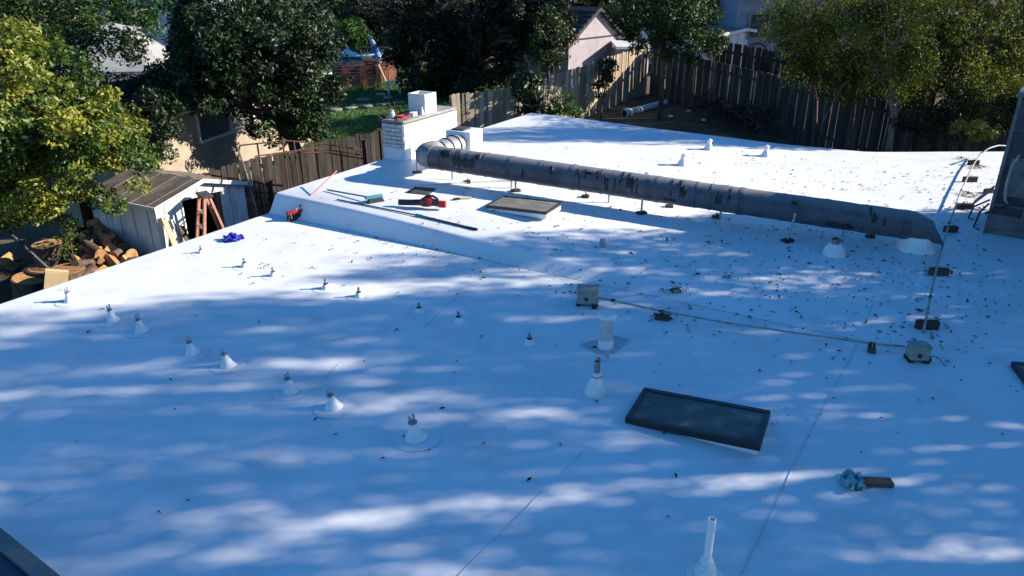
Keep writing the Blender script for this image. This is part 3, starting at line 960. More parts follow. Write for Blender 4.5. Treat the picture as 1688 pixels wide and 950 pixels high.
# ------------------------------------------------------------------ air conditioner at the right edge
def aircon():
    p = (7.265, 10.770, 2.800)
    d = Vector((.80, -.60))          # along the near face, to the right
    e = Vector((.60, .80))
    t = thing('air_conditioner', 'big dark rooftop air conditioner cut off by the right edge', 'air conditioner', (p[0], p[1], ZR), math.atan2(d.y, d.x))
    W, Dp, H = 1.7, 1.35, 1.95
    z0 = .10
    MB().box((W / 2, .06, .05), (W, .08, .10)).box((W / 2, Dp - .06, .05), (W, .08, .10)).build('base_rail', M['acgrey'], t, bevel=.006)
    MB().box((W / 2, Dp / 2, z0 + H / 2), (W - .06, Dp - .06, H - .02)).build('casing', M['acdark'], t, smooth=False)
    for x in (.025, W - .025):
        for y in (.025, Dp - .025):
            MB().box((x, y, z0 + H / 2), (.05, .05, H)).build('corner_post', M['acgrey'], t, bevel=.006)
    MB().box((W / 2, Dp / 2, z0 + H + .03), (W + .06, Dp + .06, .06)).build('top_cover', M['acgrey'], t, bevel=.01)
    MB().box((W / 2, .015, z0 + .11), (W - .10, .03, .22)).build('lower_panel', M['acgrey'], t, bevel=.006)
    MB().box((W / 2, .012, z0 + H - .26), (W - .10, .03, .46)).build('upper_panel', M['acdark'], t, bevel=.006)
    MB().box((.30, .018, z0 + .80), (.38, .03, .58)).build('access_panel', M['acgrey'], t, bevel=.008)
    MB().box((.95, .018, z0 + .80), (.62, .03, .80)).build('access_panel', M['acdark'], t, bevel=.008)
    MB().box((W / 2, .0, z0 + .37), (W - .10, .03, .03)).build('mid_rail', M['acgrey'], t)
    for k in range(9):
        MB().box((.022, Dp / 2, z0 + .55 + .13 * k), (.03, Dp - .16, .085), Matrix.Rotation(R_(24), 3, 'Y')).build('louver', M['acgrey'], t)
    # white drain hose and bracket
    MB().tube([(.20, -.02, z0 + 1.15), (.15, -.10, z0 + 1.0), (.14, -.12, z0 + .72), (.17, -.08, z0 + .48), (.22, -.02, z0 + .40)], .019, 10).build('hose', M['pvc'], t)
    MB().tube([(-.04, -.06, z0 + .22), (.34, -.09, z0 + .48)], .017, 8).build('brace', M['black'], t)
    MB().tube([(.44, -.03, z0 + .02), (.46, -.05, z0 + .60)], .022, 8).build('riser', M['acgrey'], t)
    # folded weather flaps at the near left corner
    MB().slab([(-.02, .10, z0 + .55), (-.22, .02, z0 + .30), (-.22, .30, z0 + .30), (-.02, .40, z0 + .55)], .02).build('flap', M['acgrey'], t, smooth=False)
    MB().tube([(-.02, .02, z0 + .42), (-.20, -.08, z0 + .30), (-.23, -.09, z0 + .12), (-.16, -.08, z0 + .10)], .015, 8).tube([(-.02, .02, z0 + .36), (-.10, -.10, z0 + .24), (-.13, -.12, z0 + .0), (-.05, -.11, z0 - .03)], .015, 8).build('handle', M['black'], t)
    return t
aircon()
p = (8.692, 13.010, 2.800)
t = thing('lost_brick', 'dark block lying on the sunny roof beside the air conditioner', 'block', (p[0], p[1], roof_z(p[0], p[1])), .2)
MB().box((0, 0, .035), (.17, .10, .07)).build('block', M['oldwood'], t, bevel=.006)
MB().box((0, 0, .074), (.10, .06, .008)).build('top_stain', M['tar'], t)

# ------------------------------------------------------------------ tools lying about
def lying(p, dz=0):
    return Vector((p[0], p[1], roof_z(p[0], p[1]) + dz))
a = lying((-3.540, 11.501, 2.800), .10)
b = Vector((-2.271, 9.391, 4.130))
# broom leans on the roof step: the top of its pole is free in the air
a0 = lying((-3.543, 11.405, 2.800), .0)
t = thing('red_broom', 'red handled broom leaning over the roof step, its dark bristles on the lower roof', 'broom', a0)
top = Vector((-2.998, 12.350, 3.373))
MB().tube([a0 + Vector((0.02, .02, .14)), top], .0105, 8).build('handle', M['red'], t, world=True)
MB().box(a0 + Vector((.02, .02, .13)), (.26, .06, .05), rz(.7)).build('head', M['red'], t, world=True, bevel=.01)
mb = MB()
for k in range(40):
    q = a0 + rz(.7) @ Vector((rnd.uniform(-.13, .13), rnd.uniform(-.03, .03), 0))
    mb.tube([q + Vector((rnd.uniform(-.03, .03), rnd.uniform(-.03, .03), .004)), Vector((q.x * .85 + (a0.x + .02) * .15, q.y * .85 + (a0.y + .02) * .15, a0.z + .12))], [.012, .009], 4)
mb.build('bristles', M['black'], t, world=True, kind='stuff')

a, b = lying((-3.109, 12.041, 3.097), .03), lying((-2.332, 11.521, 3.081), .07)
t = thing('push_broom', 'green handled push broom with a teal and black head, lying on the sunny roof', 'broom', b)
MB().tube([a, b], .014, 8).build('handle', M['green'], t, world=True)
h = lying((-2.224, 11.463, 3.079), .05)
MB().box(h + Vector((0, 0, .045)), (.30, .07, .04), rz(.62)).build('head', M['teal'], t, world=True, bevel=.008)
MB().box(h + Vector((.02, .01, -.012)), (.29, .085, .075), rz(.62), taper=.75).build('bristles', M['black'], t, world=True)

a, b, c = lying((-2.834, 11.527, 3.090), .02), lying((-1.432, 10.792, 3.048), .025), lying((-0.508, 10.257, 3.005), .022)
t = thing('long_pole', 'long dark extension pole lying near the roof step', 'pole', b)
MB().tube([a, b], .012, 8).build('inner_tube', M['darkpole'], t, world=True)
MB().tube([b, c], .018, 8).build('outer_tube', M['darkpole'], t, world=True)
d = (c - a).normalized()
MB().tube([b - d * .05, b + d * .08], .024, 10).build('twist_lock', M['teal'], t, world=True)
MB().tube([c - d * .18, c], .021, 10).build('grip', M['black'], t, world=True)

a, b = lying((-1.796, 11.270, 3.066), .075), lying((-1.043, 11.153, 3.042), .11)
ax = (b - a)
yaw = math.atan2(ax.y, ax.x)
t = thing('leaf_blower', 'red and black handheld leaf blower lying on the sunny roof', 'leaf blower', (a.x, a.y, roof_z(a.x, a.y)), yaw)
Lb = ax.length
MB().tube([(0, 0, .075), (Lb * .25, 0, .08), (Lb * .50, 0, .09)], [.048, .047, .05], 18).build('nozzle', M['black'], t)
MB().tube([(Lb * .47, 0, .09), (Lb * .50, 0, .09), (Lb * .56, 0, .10), (Lb * .66, 0, .105), (Lb * .72, 0, .10)], [.054, .068, .082, .08, .062], 18).build('fan_housing', M['red'], t)
MB().tube([(Lb * .70, 0, .10), (Lb * .80, 0, .09), (Lb * .86, 0, .085)], [.06, .055, .05], 14).build('motor', M['black'], t)
MB().box((Lb * .93, 0, .075), (.12, .09, .10)).build('battery', M['red'], t, bevel=.015)
MB().tube([(Lb * .55, 0, .165), (Lb * .62, 0, .20), (Lb * .74, 0, .20), (Lb * .84, 0, .15), (Lb * .86, 0, .11)], .020, 10).build('grip', M['black'], t)
MB().tube([(Lb * .59, -.066, .10), (Lb * .59, -.088, .10)], .045, 14).build('air_inlet', M['black'], t)

q = [(-1.786, 12.003, 3.076), (-1.657, 12.376, 3.078), (-1.297, 12.330, 3.069), (-1.388, 11.896, 3.065)]
cc = Vector((sum(v[0] for v in q) / 4, sum(v[1] for v in q) / 4))
t = thing('roof_mat', 'square dark grey sheet lying flat on the sunny roof', 'mat', (cc.x, cc.y, roof_z(cc.x, cc.y)))
mb = MB()
n = 6
vs = []
for i in range(n + 1):
    for j in range(n + 1):
        u, v = i / n, j / n
        x = (q[0][0] * (1 - u) + q[3][0] * u) * (1 - v) + (q[1][0] * (1 - u) + q[2][0] * u) * v
        y = (q[0][1] * (1 - u) + q[3][1] * u) * (1 - v) + (q[1][1] * (1 - u) + q[2][1] * u) * v
        vs.append((x - cc.x, y - cc.y, roof_z(x, y) - roof_z(cc.x, cc.y) + .008 + .004 * math.sin(5 * u) * v))
mb.add(vs, [(i * (n + 1) + j, (i + 1) * (n + 1) + j, (i + 1) * (n + 1) + j + 1, i * (n + 1) + j + 1) for i in range(n) for j in range(n)])
o = mb.build('sheet', M['rubber'], t)
sm = o.modifiers.new('thickness', 'SOLIDIFY')
sm.thickness = .006
MB().tube([(vs[0][0], vs[0][1], .02), (vs[n][0], vs[n][1], .02)], .006, 6).build('hem', M['black'], t)

p = (-0.879, 11.707, 3.047)
t = thing('scraper', 'small wooden handled scraper lying beyond the leaf blower', 'scraper', (p[0], p[1], roof_z(p[0], p[1])), R_(15))
MB().tube([(.0, 0, .03), (.12, .01, .03), (.22, .0, .025)], [.014, .02, .014], 10).build('handle', M['ply'], t)
MB().box((-.04, 0, .025), (.10, .07, .012)).box((-.0, 0, .03), (.05, .03, .02)).build('blade', M['tar'], t)

# blue cloth
def cloth(name, label, cat, p, rx, ry, hgt, m, seed, th=.006):
    t = thing(name, label, cat, (p[0], p[1], roof_z(p[0], p[1])))
    rr = random.Random(seed)
    n = 16
    ph = [rr.uniform(0, 6) for _ in range(8)]
    vs = []
    for i in range(n + 1):
        for j in range(n + 1):
            u, v = i / n * 2 - 1, j / n * 2 - 1
            k = 1 + .22 * math.sin(3 * u + ph[0]) + .2 * math.sin(4 * v + ph[1])
            f = max(0, 1 - (u * u + v * v) * .62)
            z = hgt * f * (.55 + .45 * math.sin(6 * u + 3 * v + ph[2]) * math.sin(5 * v - 2 * u + ph[3])) + .010
            vs.append((u * rx * k + .02 * math.sin(9 * v + ph[4]), v * ry * k + .02 * math.sin(8 * u + ph[5]), z))
    mb = MB()
    mb.add(vs, [(i * (n + 1) + j, (i + 1) * (n + 1) + j, (i + 1) * (n + 1) + j + 1, i * (n + 1) + j + 1) for i in range(n) for j in range(n)])
    o = mb.build('folds', m, t)
    s = o.modifiers.new('thickness', 'SOLIDIFY')
    s.thickness = th
    s2 = o.modifiers.new('sub', 'SUBSURF')
    s2.levels = s2.render_levels = 1
    return t
cloth('blue_cloth', 'crumpled bright blue cloth on the sunny roof near the shed', 'cloth', (-4.190, 10.435, 2.800), .17, .10, .12, M['blue'], 4)
MBp = (2.665, 4.694, 2.800)
cloth('teal_rag', 'crumpled teal and white rag bunched against the short board', 'rag', (2.673, 4.701, 2.800), .085, .105, .13, M['rag'], 9)
p = (2.868, 4.701, 2.800)
t = thing('short_board', 'short worn dark board lying next to the teal rag', 'board', (p[0], p[1], ZR), R_(-3))
MB().box((-.02, 0, .022), (.26, .085, .04)).build('board', M['oldwood'], t, bevel=.004)
MB().box((-.14, -.05, .012), (.12, .05, .022), rz(.3)).box((-.17, -.02, .014), (.07, .05, .02), rz(.9)).build('splinter', M['oldwood'], t)

# ------------------------------------------------------------------ fallen leaves
def leaf_arrays(pts, nrm, size, aspect, rs, fold=.25):
    n = len(pts)
    nrm = nrm / np.linalg.norm(nrm, axis=1, keepdims=True)
    a = rs.normal(size=(n, 3))
    a -= nrm * (a * nrm).sum(1, keepdims=True)
    a /= np.linalg.norm(a, axis=1, keepdims=True)
    b = np.cross(nrm, a)
    s = size[:, None]
    w = s * aspect
    v = np.empty((n, 4, 3))
    v[:, 0] = pts - a * s * .5
    v[:, 1] = pts + b * w * .5 + nrm * s * fold - a * s * .05
    v[:, 2] = pts + a * s * .5
    v[:, 3] = pts - b * w * .5 + nrm * s * fold - a * s * .05
    return v.reshape(-1, 3)

def leaf_mesh(name, v, tint, m, parent=None, kind=None):
    """two triangles per leaf folded along the midrib"""
    n = len(v) // 4
    me = bpy.data.meshes.new(name)
    me.vertices.add(n * 4)
    me.vertices.foreach_set('co', v.astype(np.float32).ravel())
    idx = (np.arange(n)[:, None] * 4 + np.array([0, 1, 2, 0, 2, 3])[None]).ravel().astype(np.int32)
    me.loops.add(n * 6)
    me.loops.foreach_set('vertex_index', idx)
    me.polygons.add(n * 2)
    me.polygons.foreach_set('loop_start', (np.arange(n * 2) * 3).astype(np.int32))
    at = me.attributes.new('tint', 'FLOAT', 'FACE')
    at.data.foreach_set('value', np.repeat(tint, 2).astype(np.float32))
    me.materials.append(m)
    me.update(calc_edges=True)
    me.validate()
    return link(name, me, parent, kind)

def litter():
    rs = np.random.RandomState(5)
    pts = []
    def cl(c, sx, sy, n):
        for _ in range(n):
            pts.append((c[0] + rs.normal() * sx, c[1] + rs.normal() * sy))
    cl((4.083, 9.512, 2.825), 1.9, 1.1, 300)
    cl((4.305, 7.791, 2.805), 1.6, 1.0, 210)
    cl((2.586, 8.593, 2.850), 1.6, .8, 130)
    cl((7.380, 13.734, 2.809), 2.0, 1.0, 210)
    cl((5.221, 13.553, 2.858), 2.5, 1.6, 180)
    cl((8.094, 12.545, 2.800), .7, 1.6, 60)
    cl((2.440, 5.632, 2.800), .25, .2, 9)
    cl((4.536, 7.402, 2.801), .5, .35, 22)
    cl((0.052, 9.816, 2.800), 2.2, .8, 110)
    cl((-1.390, 10.327, 2.800), 1.8, .8, 45)
    cl((4.686, 9.542, 2.813), .35, .25, 16)
    for c0, c1, n in (((-2.653, 10.742, 2.800), (1.574, 8.499, 2.807), 60), ((-0.883, 12.404, 3.059), (5.707, 10.260, 2.805), 70), ((4.879, 7.800, 2.801), (9.057, 14.227, 2.800), 50)):
        for _ in range(n):
            f = rs.uniform()
            pts.append((c0[0] + (c1[0] - c0[0]) * f + rs.normal() * .10, c0[1] + (c1[1] - c0[1]) * f + rs.normal() * .10))
    for _ in range(130):
        pts.append((rs.uniform(-5, 8), rs.uniform(4.0, 12.5)))
    for _ in range(60):
        pts.append((rs.uniform(-3, 9), rs.uniform(11, 17)))
    P = []
    for x, y in pts:
        d = Vector((x, y)) - C0
        if d.dot(NV) < .1 or y > 15.9 or x > 12:
            continue
        P.append((x, y, roof_z(x, y) + .012))
    P = np.array(P)
    n = len(P)
    nr = np.tile([0, 0, 1.0], (n, 1)) + rs.normal(scale=.28, size=(n, 3))
    sz = np.clip(rs.lognormal(-3.05, .33, n), .022, .10)
    v = leaf_arrays(P, nr, sz, .38, rs, .14)
    leaf_mesh('leaf_litter', v, rs.uniform(0, 1, n) ** 1.3, L['litter'], kind='stuff')
litter()

def clump(label, p, rx, ry, n, hgt=.05, m='litter', seed=1):
    rs = np.random.RandomState(seed)
    u = rs.normal(size=(n, 2)) * .5
    P = np.c_[u[:, 0] * rx, u[:, 1] * ry, .012 + hgt * np.exp(-(u ** 2).sum(1) * 2) * rs.uniform(0, 1, n)]
    nr = np.tile([0, 0, 1.0], (n, 1)) + rs.normal(scale=.5, size=(n, 3))
    v = leaf_arrays(P, nr, rs.uniform(.04, .08, n), .35, rs, .12)
    o = leaf_mesh('leaf_clump', v, rs.uniform(0, .9, n), L[m])
    o.location = (p[0], p[1], roof_z(p[0], p[1]))
    tag(o, label, 'dead leaves', 'clumps of dead leaves on the roof')
    return o
L['dry'] = leaf_mat('dry_tan_leaf', [(0, (.14, .085, .035)), (.6, (.30, .19, .08)), (1, (.46, .32, .15))], .1, .8, .2)
clump('dark heap of dead leaves alone on the shaded roof, right of the left junction box', (2.044, 8.389, 2.846), .16, .06, 40, .05, 'litter', 2)
clump('dead leaves caught round the foot of the right duct post', (4.077, 10.280, 2.836), .10, .09, 34, .06, 'litter', 3)
o = clump('dead leaves piled on top of the squat white vent by the duct', (4.557, 9.768, 2.818), .08, .07, 26, .05, 'litter', 4)
o.location.z += .20
clump('dry tan leaves beside the far conduit board, farthest back', (9.571, 14.863, 2.800), .20, .16, 70, .06, 'dry', 5)
clump('dry tan leaves beside the conduit, nearer of the two big tan piles', (8.204, 12.852, 2.800), .18, .22, 70, .06, 'dry', 6)
clump('brown and dark leaves gathered across the conduit beyond the duct tip', (7.660, 12.003, 2.800), .32, .08, 60, .05, 'litter', 7)
clump('dead leaves stuck along the board under the conduit second from the tan box', (5.690, 9.082, 2.800), .22, .07, 36, .09, 'litter', 8)
clump('dead leaves on the board under the conduit nearest the tan junction box', (4.712, 7.480, 2.801), .22, .07, 36, .09, 'litter', 9)
clump('dead leaves caught on the conduit support between the two junction boxes', (1.742, 7.719, 2.800), .15, .10, 40, .08, 'litter', 10)
clump('dark leaves lying in the sun left of the conduit, beyond the tan piles', (9.657, 15.663, 2.800), .2, .1, 26, .03, 'litter', 11)


# ------------------------------------------------------------------ fences
def fence(name, label, pts, h, m, bw=.14, post_m=None, ragged=.04, dogear=False, lean=.02, seed=1, missing=(), zoff=0.0):
    """pts: plan points of the fence line; every board is a part"""
    r = random.Random(seed)
    P = [Vector(p) for p in pts]
    root = thing(name, label, 'fence', (P[0].x, P[0].y, ground_z(P[0].y)))
    o = root.location
    meshes = []
    for k in range(5):
        hh = h * (1 + r.uniform(-ragged, ragged))
        mb = MB()
        w = bw * r.uniform(.90, .985)
        if dogear:
            c = .03
            pr = [(-w / 2, 0), (w / 2, 0), (w / 2, hh - c), (w / 2 - c, hh), (-w / 2 + c, hh), (-w / 2, hh - c)]
        else:
            pr = [(-w / 2, 0), (w / 2, 0), (w / 2, hh - r.uniform(0, .03)), (0, hh + r.uniform(-.02, .01)), (-w / 2, hh - r.uniform(0, .03))]
        n = len(pr)
        vs = [(x, -.009, z) for x, z in pr] + [(x, .009, z) for x, z in pr]
        mb.add(vs, [tuple(range(n)), tuple(range(2 * n - 1, n - 1, -1))] + [((k2 + 1) % n, k2, n + k2, n + (k2 + 1) % n) for k2 in range(n)])
        me = bpy.data.meshes.new('board')
        me.from_pydata(mb.v, [], mb.f)
        me.materials.append(m)
        meshes.append(me)
    cnt = 0
    for a, b in zip(P[:-1], P[1:]):
        d = b - a
        ln = d.length
        d = d.normalized()
        nrm = Vector((-d.y, d.x))
        if nrm.y > 0:
            nrm = -nrm                           # boards face the roof
        yaw = math.atan2(d.y, d.x)
        n = int(ln / bw)
        for k in range(n):
            q = a + d * (k + .5) * bw
            cnt += 1
            if cnt in missing:
                continue
            ob = bpy.data.objects.new('board', meshes[r.randrange(5)])
            COL.objects.link(ob)
            ob.parent = root
            off = nrm * r.uniform(-.004, .008)
            ob.location = (q.x + off.x - o.x, q.y + off.y - o.y, ground_z(q.y) + zoff - o.z)
            ob.rotation_euler = (r.uniform(-lean, lean), r.uniform(-lean, lean), yaw)
        npost = max(1, round(ln / 2.4))
        for k in range(npost + 1):
            q = a + d * (ln * k / npost) - nrm * .07
            z = ground_z(q.y) + zoff
            MB().box((q.x, q.y, z + h / 2 - .02), (.09, .09, h), rz(yaw)).build('post', post_m or m, root, world=True, smooth=False)
        for f in (.18, .80):
            s = -.035
            qa, qb = a - nrm * .035, b - nrm * .035
            za, zb = ground_z(qa.y) + zoff + h * f, ground_z(qb.y) + zoff + h * f
            w = Vector((nrm.x, nrm.y, 0)) * .02
            A, B = Vector((qa.x, qa.y, za)), Vector((qb.x, qb.y, zb))
            MB().slab([A - w + Vector((0, 0, .045)), B - w + Vector((0, 0, .045)), B + w + Vector((0, 0, .045)), A + w + Vector((0, 0, .045))], .09).build('rail', m, root, world=True, smooth=False)
    return root
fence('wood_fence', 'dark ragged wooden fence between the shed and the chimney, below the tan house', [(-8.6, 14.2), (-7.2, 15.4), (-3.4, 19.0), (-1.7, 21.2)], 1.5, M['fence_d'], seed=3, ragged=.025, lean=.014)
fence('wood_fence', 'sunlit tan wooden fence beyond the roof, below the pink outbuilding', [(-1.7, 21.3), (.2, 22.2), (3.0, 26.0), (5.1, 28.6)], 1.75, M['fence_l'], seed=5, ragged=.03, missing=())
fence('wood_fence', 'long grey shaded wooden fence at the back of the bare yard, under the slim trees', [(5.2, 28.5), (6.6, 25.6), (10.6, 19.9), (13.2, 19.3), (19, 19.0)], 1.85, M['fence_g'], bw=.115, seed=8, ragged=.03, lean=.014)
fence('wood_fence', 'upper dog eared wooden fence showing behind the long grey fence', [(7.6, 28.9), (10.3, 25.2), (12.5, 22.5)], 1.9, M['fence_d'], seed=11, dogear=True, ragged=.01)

# rusty trellis in front of the left fence
o = (-5.6, 15.2, ground_z(15.2))
t = thing('trellis', 'rusty iron trellis frame of thin bars standing before the dark fence', 'trellis', o)
TA = [Vector((-5.728, 15.400, 3.146)), Vector((-4.944, 16.000, 3.122)), Vector((-4.177, 16.600, 2.913)), Vector((-3.514, 17.200, 2.639))]
TB = [Vector((-5.642, 15.200, 2.832)), Vector((-4.914, 15.800, 2.901)), Vector((-4.146, 16.400, 2.764)), Vector((-3.489, 17.000, 2.484))]
MB().tube(TA, .018, 6).build('bar', M['rust'], t, world=True)
MB().tube(TB, .018, 6).build('bar', M['rust'], t, world=True)
MB().tube([Vector((-5.264, 14.900, 3.031)), Vector((-4.353, 16.200, 2.918)), Vector((-3.503, 17.100, 2.547))], .014, 6).build('bar', M['rust'], t, world=True)
for p in ((-5.420, 15.600, 3.155), (-4.969, 15.900, 3.222), (-4.788, 16.100, 3.101), (-4.396, 16.400, 2.983), (-3.952, 16.800, 2.841)):
    MB().tube([(p[0], p[1], ground_z(p[1])), p], .020, 6).build('upright', M['rust'], t, world=True)
q0 = (-5.130, 14.600, 2.952)
t = thing('bent_pole', 'thin grey bent pole leaning beside the shed in front of the dark fence', 'pole', (q0[0], q0[1], ground_z(14.6)))
MB().tube([(-5.102, 14.200, 1.867), (-5.280, 14.400, 2.631), (-5.433, 14.600, 3.051), (-5.603, 14.900, 3.255)], .022, 8).build('shaft', M['bark_g'], t, world=True)
MB().lathe([(.03, 0), (.035, .04), (.02, .06)], 8, c=(-5.603, 14.900, 3.255)).build('tip', M['rust'], t, world=True)
q0 = (-3.432, 17.000, 2.484)
t = thing('iron_post', 'rusty red brown post before the dark fence, left of the chimney', 'post', (q0[0], q0[1], ground_z(17)))
MB().box((0, 0, .9), (.09, .09, 1.8)).build('post_body', M['rust'], t, smooth=False)
MB().box((0, 0, 1.815), (.12, .12, .03)).build('post_cap', M['rust'], t, smooth=False)

# ------------------------------------------------------------------ shed
def shed():
    Lf, Rf = Vector((-6.692, 13.200, 2.431)), Vector((-5.466, 15.050, 2.469))
    zE = (Lf.z + Rf.z) / 2
    A = Vector((Lf.x, Lf.y, zE))
    B = Vector((Rf.x, Rf.y, zE))
    f = (B - A)
    f.z = 0
    W = f.length
    f.normalize()
    back = Vector((-f.y, f.x, 0))
    if back.x > 0:
        back = -back
    back = (back * .95 + f * -.1).normalized()
    Dp = 2.15
    zg = ground_z(13.2)
    rise = .27
    t = thing('shed', 'small white tin shed with dark open doorway and rusty roof, below the left trees', 'shed', (A.x, A.y, zg))
    up = Vector((0, 0, 1))
    inn = .10
    a = A + f * inn + back * .12
    b = B - f * inn + back * .12
    mid = (a + b) / 2
    def quad(p, q, z0, z1):
        return [Vector((p.x, p.y, z0)), Vector((q.x, q.y, z0)), Vector((q.x, q.y, z1)), Vector((p.x, p.y, z1))]
    dl, dr = a.lerp(b, .27), a.lerp(b, .73)
    ze = zE - .03
    zd = ze - .02
    # front panels: corrugated strips
    def panel(p, q, z0, z1, n, ext, name='wall_panel'):
        for k in range(n):
            u, v = p.lerp(q, k / n), p.lerp(q, (k + .94) / n)
            d = (v - u).normalized()
            o = Vector((-d.y, d.x, 0)) * .0
            mb = MB()
            nn = Vector((d.y, -d.x, 0)) * (.018 if k % 2 else .006)
            zt0 = z1(k / n) if callable(z1) else z1
            zt1 = z1((k + .94) / n) if callable(z1) else z1
            mb.slab([Vector((u.x, u.y, z0)) + nn, Vector((v.x, v.y, z0)) + nn, Vector((v.x, v.y, zt1)) + nn, Vector((u.x, u.y, zt0)) + nn], .02)
            mb.build(name, M['shedwhite'], t, world=True, smooth=False)
    gz = lambda fr: ze + rise * (1 - abs(fr * 2 - 1))
    panel(a, dl, zg, lambda u: gz(u * .27), 3, 0)
    panel(dr, b, zg, lambda u: gz(.73 + u * .27), 3, 0)
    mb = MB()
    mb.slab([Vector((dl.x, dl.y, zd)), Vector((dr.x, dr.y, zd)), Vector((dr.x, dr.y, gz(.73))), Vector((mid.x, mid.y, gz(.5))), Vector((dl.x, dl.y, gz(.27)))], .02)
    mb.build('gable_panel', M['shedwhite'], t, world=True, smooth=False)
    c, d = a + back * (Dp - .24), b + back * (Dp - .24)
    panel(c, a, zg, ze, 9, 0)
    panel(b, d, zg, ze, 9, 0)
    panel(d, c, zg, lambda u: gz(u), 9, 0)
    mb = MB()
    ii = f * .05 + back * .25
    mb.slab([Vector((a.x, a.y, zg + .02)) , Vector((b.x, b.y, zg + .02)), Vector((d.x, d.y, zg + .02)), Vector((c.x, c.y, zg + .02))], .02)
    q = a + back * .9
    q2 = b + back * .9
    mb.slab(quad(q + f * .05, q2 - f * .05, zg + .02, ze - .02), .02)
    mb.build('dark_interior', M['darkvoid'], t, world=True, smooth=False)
    # roof: ribbed sheets, each a part
    ov = .12
    r0 = (A + B) / 2 + up * (rise + .02)
    for side, E0 in ((-1, A), (1, B)):
        e0 = E0 + up * -.02
        n = 9
        for k in range(n):
            p0, p1 = back * (Dp * k / n), back * (Dp * (k + .96) / n)
            z = up * (.012 if k % 2 else 0)
            qd = [e0 + p0 + z, e0 + p1 + z, r0 + p1 + z, r0 + p0 + z]
            if side < 0:
                qd = qd[::-1]
            mb = MB()
            mb.slab(qd, .018)
            mb.build('roof_sheet', M['shedroof'], t, world=True, smooth=False)
        mb = MB()
        o = -back * .012
        qd = [e0 + o + up * .03, r0 + o + up * .03, r0 + o - up * .05, e0 + o - up * .05]
        mb.slab(qd, .02)
        mb.build('bargeboard', M['whitepaint'], t, world=True, smooth=False)
    mb = MB()
    mb.slab([A + up * .01 - f * .012, A + back * Dp + up * .01 - f * .012, A + back * Dp - up * .07 - f * .012, A - up * .07 - f * .012], .02)
    mb.build('eave_trim', M['whitepaint'], t, world=True, smooth=False)
    for p in (dl, dr):
        MB().box((p.x, p.y, (zg + zd) / 2), (.05, .05, zd - zg)).build('door_frame', M['whitepaint'], t, world=True, smooth=False)
    return a, b, f, back, zg
SA, SB, SF, SBK, SZ = shed()

# boards leaning on the front of the shed
LG = 'boards leaning at the front left of the shed'
for k, (px0, py0, px1, py1, w, m, lab) in enumerate(((268,350,284,412,.10,'ply','pale yellow board leaning on the shed front, next to its corner'), (276,352,296,402,.05,'alu','thin grey strip leaning on the shed between the pale and dark boards'),
                                          (290,362,304,396,.11,'oldwood','dark board leaning on the shed front close to the doorway'))):
    top = Vector((SA.x, SA.y, 0)) + SF * (.10 + .16 * k) - SBK * .06
    bot = Vector((SA.x, SA.y, 0)) + SF * (.20 + .18 * k) - SBK * .38
    h = [1.50, 1.40, 1.22][k]
    t = thing('leaning_board', lab, 'board', (bot.x, bot.y, SZ), 0, LG)
    d = Vector((top.x - bot.x, top.y - bot.y, h))
    w_ = SF * w / 2
    th = SBK * .012
    mb = MB()
    mb.add([-w_ - th, w_ - th, w_ + th, -w_ + th, d - w_ - th, d + w_ - th, d + w_ + th, d - w_ + th], [(3, 2, 1, 0), (4, 5, 6, 7), (0, 1, 5, 4), (1, 2, 6, 5), (2, 3, 7, 6), (3, 0, 4, 7)])
    mb.build('plank', M[m], t, smooth=False)
    MB().box(tuple(d * .97), (.03, .03, .04)).build('end_cut', M['oldwood'], t, smooth=False)

# stepladder by the doorway
def stepladder():
    topm = Vector((-5.957, 13.900, 2.535))
    zg = ground_z(13.6)
    t = thing('stepladder', 'orange stepladder with grey top standing open in front of the shed doorway', 'ladder', (topm.x, topm.y - .1, zg))
    yaw = R_(-52)
    Rm = rz(yaw)
    H = topm.z - zg
    def p(x, y, z):
        q = Rm @ Vector((x, y, 0))
        return (q.x, q.y, z)
    fl = [(p(-.30, -.38, 0), p(-.17, -.05, H - .03)), (p(.30, -.38, 0), p(.17, -.05, H - .03))]
    for a, b in fl:
        MB().tube([a, b], .036, 4).build('front_rail', M['ladder'], t)
    for a, b in ((p(-.28, .45, 0), p(-.16, .05, H - .03)), (p(.28, .45, 0), p(.16, .05, H - .03))):
        MB().tube([a, b], .030, 4).build('rear_rail', M['ladder'], t)
    MB().box((0, 0, H), (.42, .22, .05), Rm).build('top_cap', M['rubber'], t, bevel=.01)
    n = 6
    for k in range(1, n):
        f = k / n
        a = Vector(fl[0][0]).lerp(Vector(fl[0][1]), f)
        b = Vector(fl[1][0]).lerp(Vector(fl[1][1]), f)
        MB().box((a + b) / 2, ((b - a).length, .075, .022), Rm).build('step', M['alu'], t)
    for k in (1, 3, 5):
        f = k / 6
        a = Vector(p(-.28, .45, 0)).lerp(Vector(p(-.16, .05, H)), f)
        b = Vector(p(.28, .45, 0)).lerp(Vector(p(.16, .05, H)), f)
        MB().tube([a, b], .014, 6).build('brace', M['alu'], t)
    for s in (-1, 1):
        a = Vector(p(s * .235, -.215, H * .5)) ; b = Vector(p(s * .22, .25, H * .5))
        MB().tube([a, b], .010, 6).build('spreader', M['alu'], t)
stepladder()

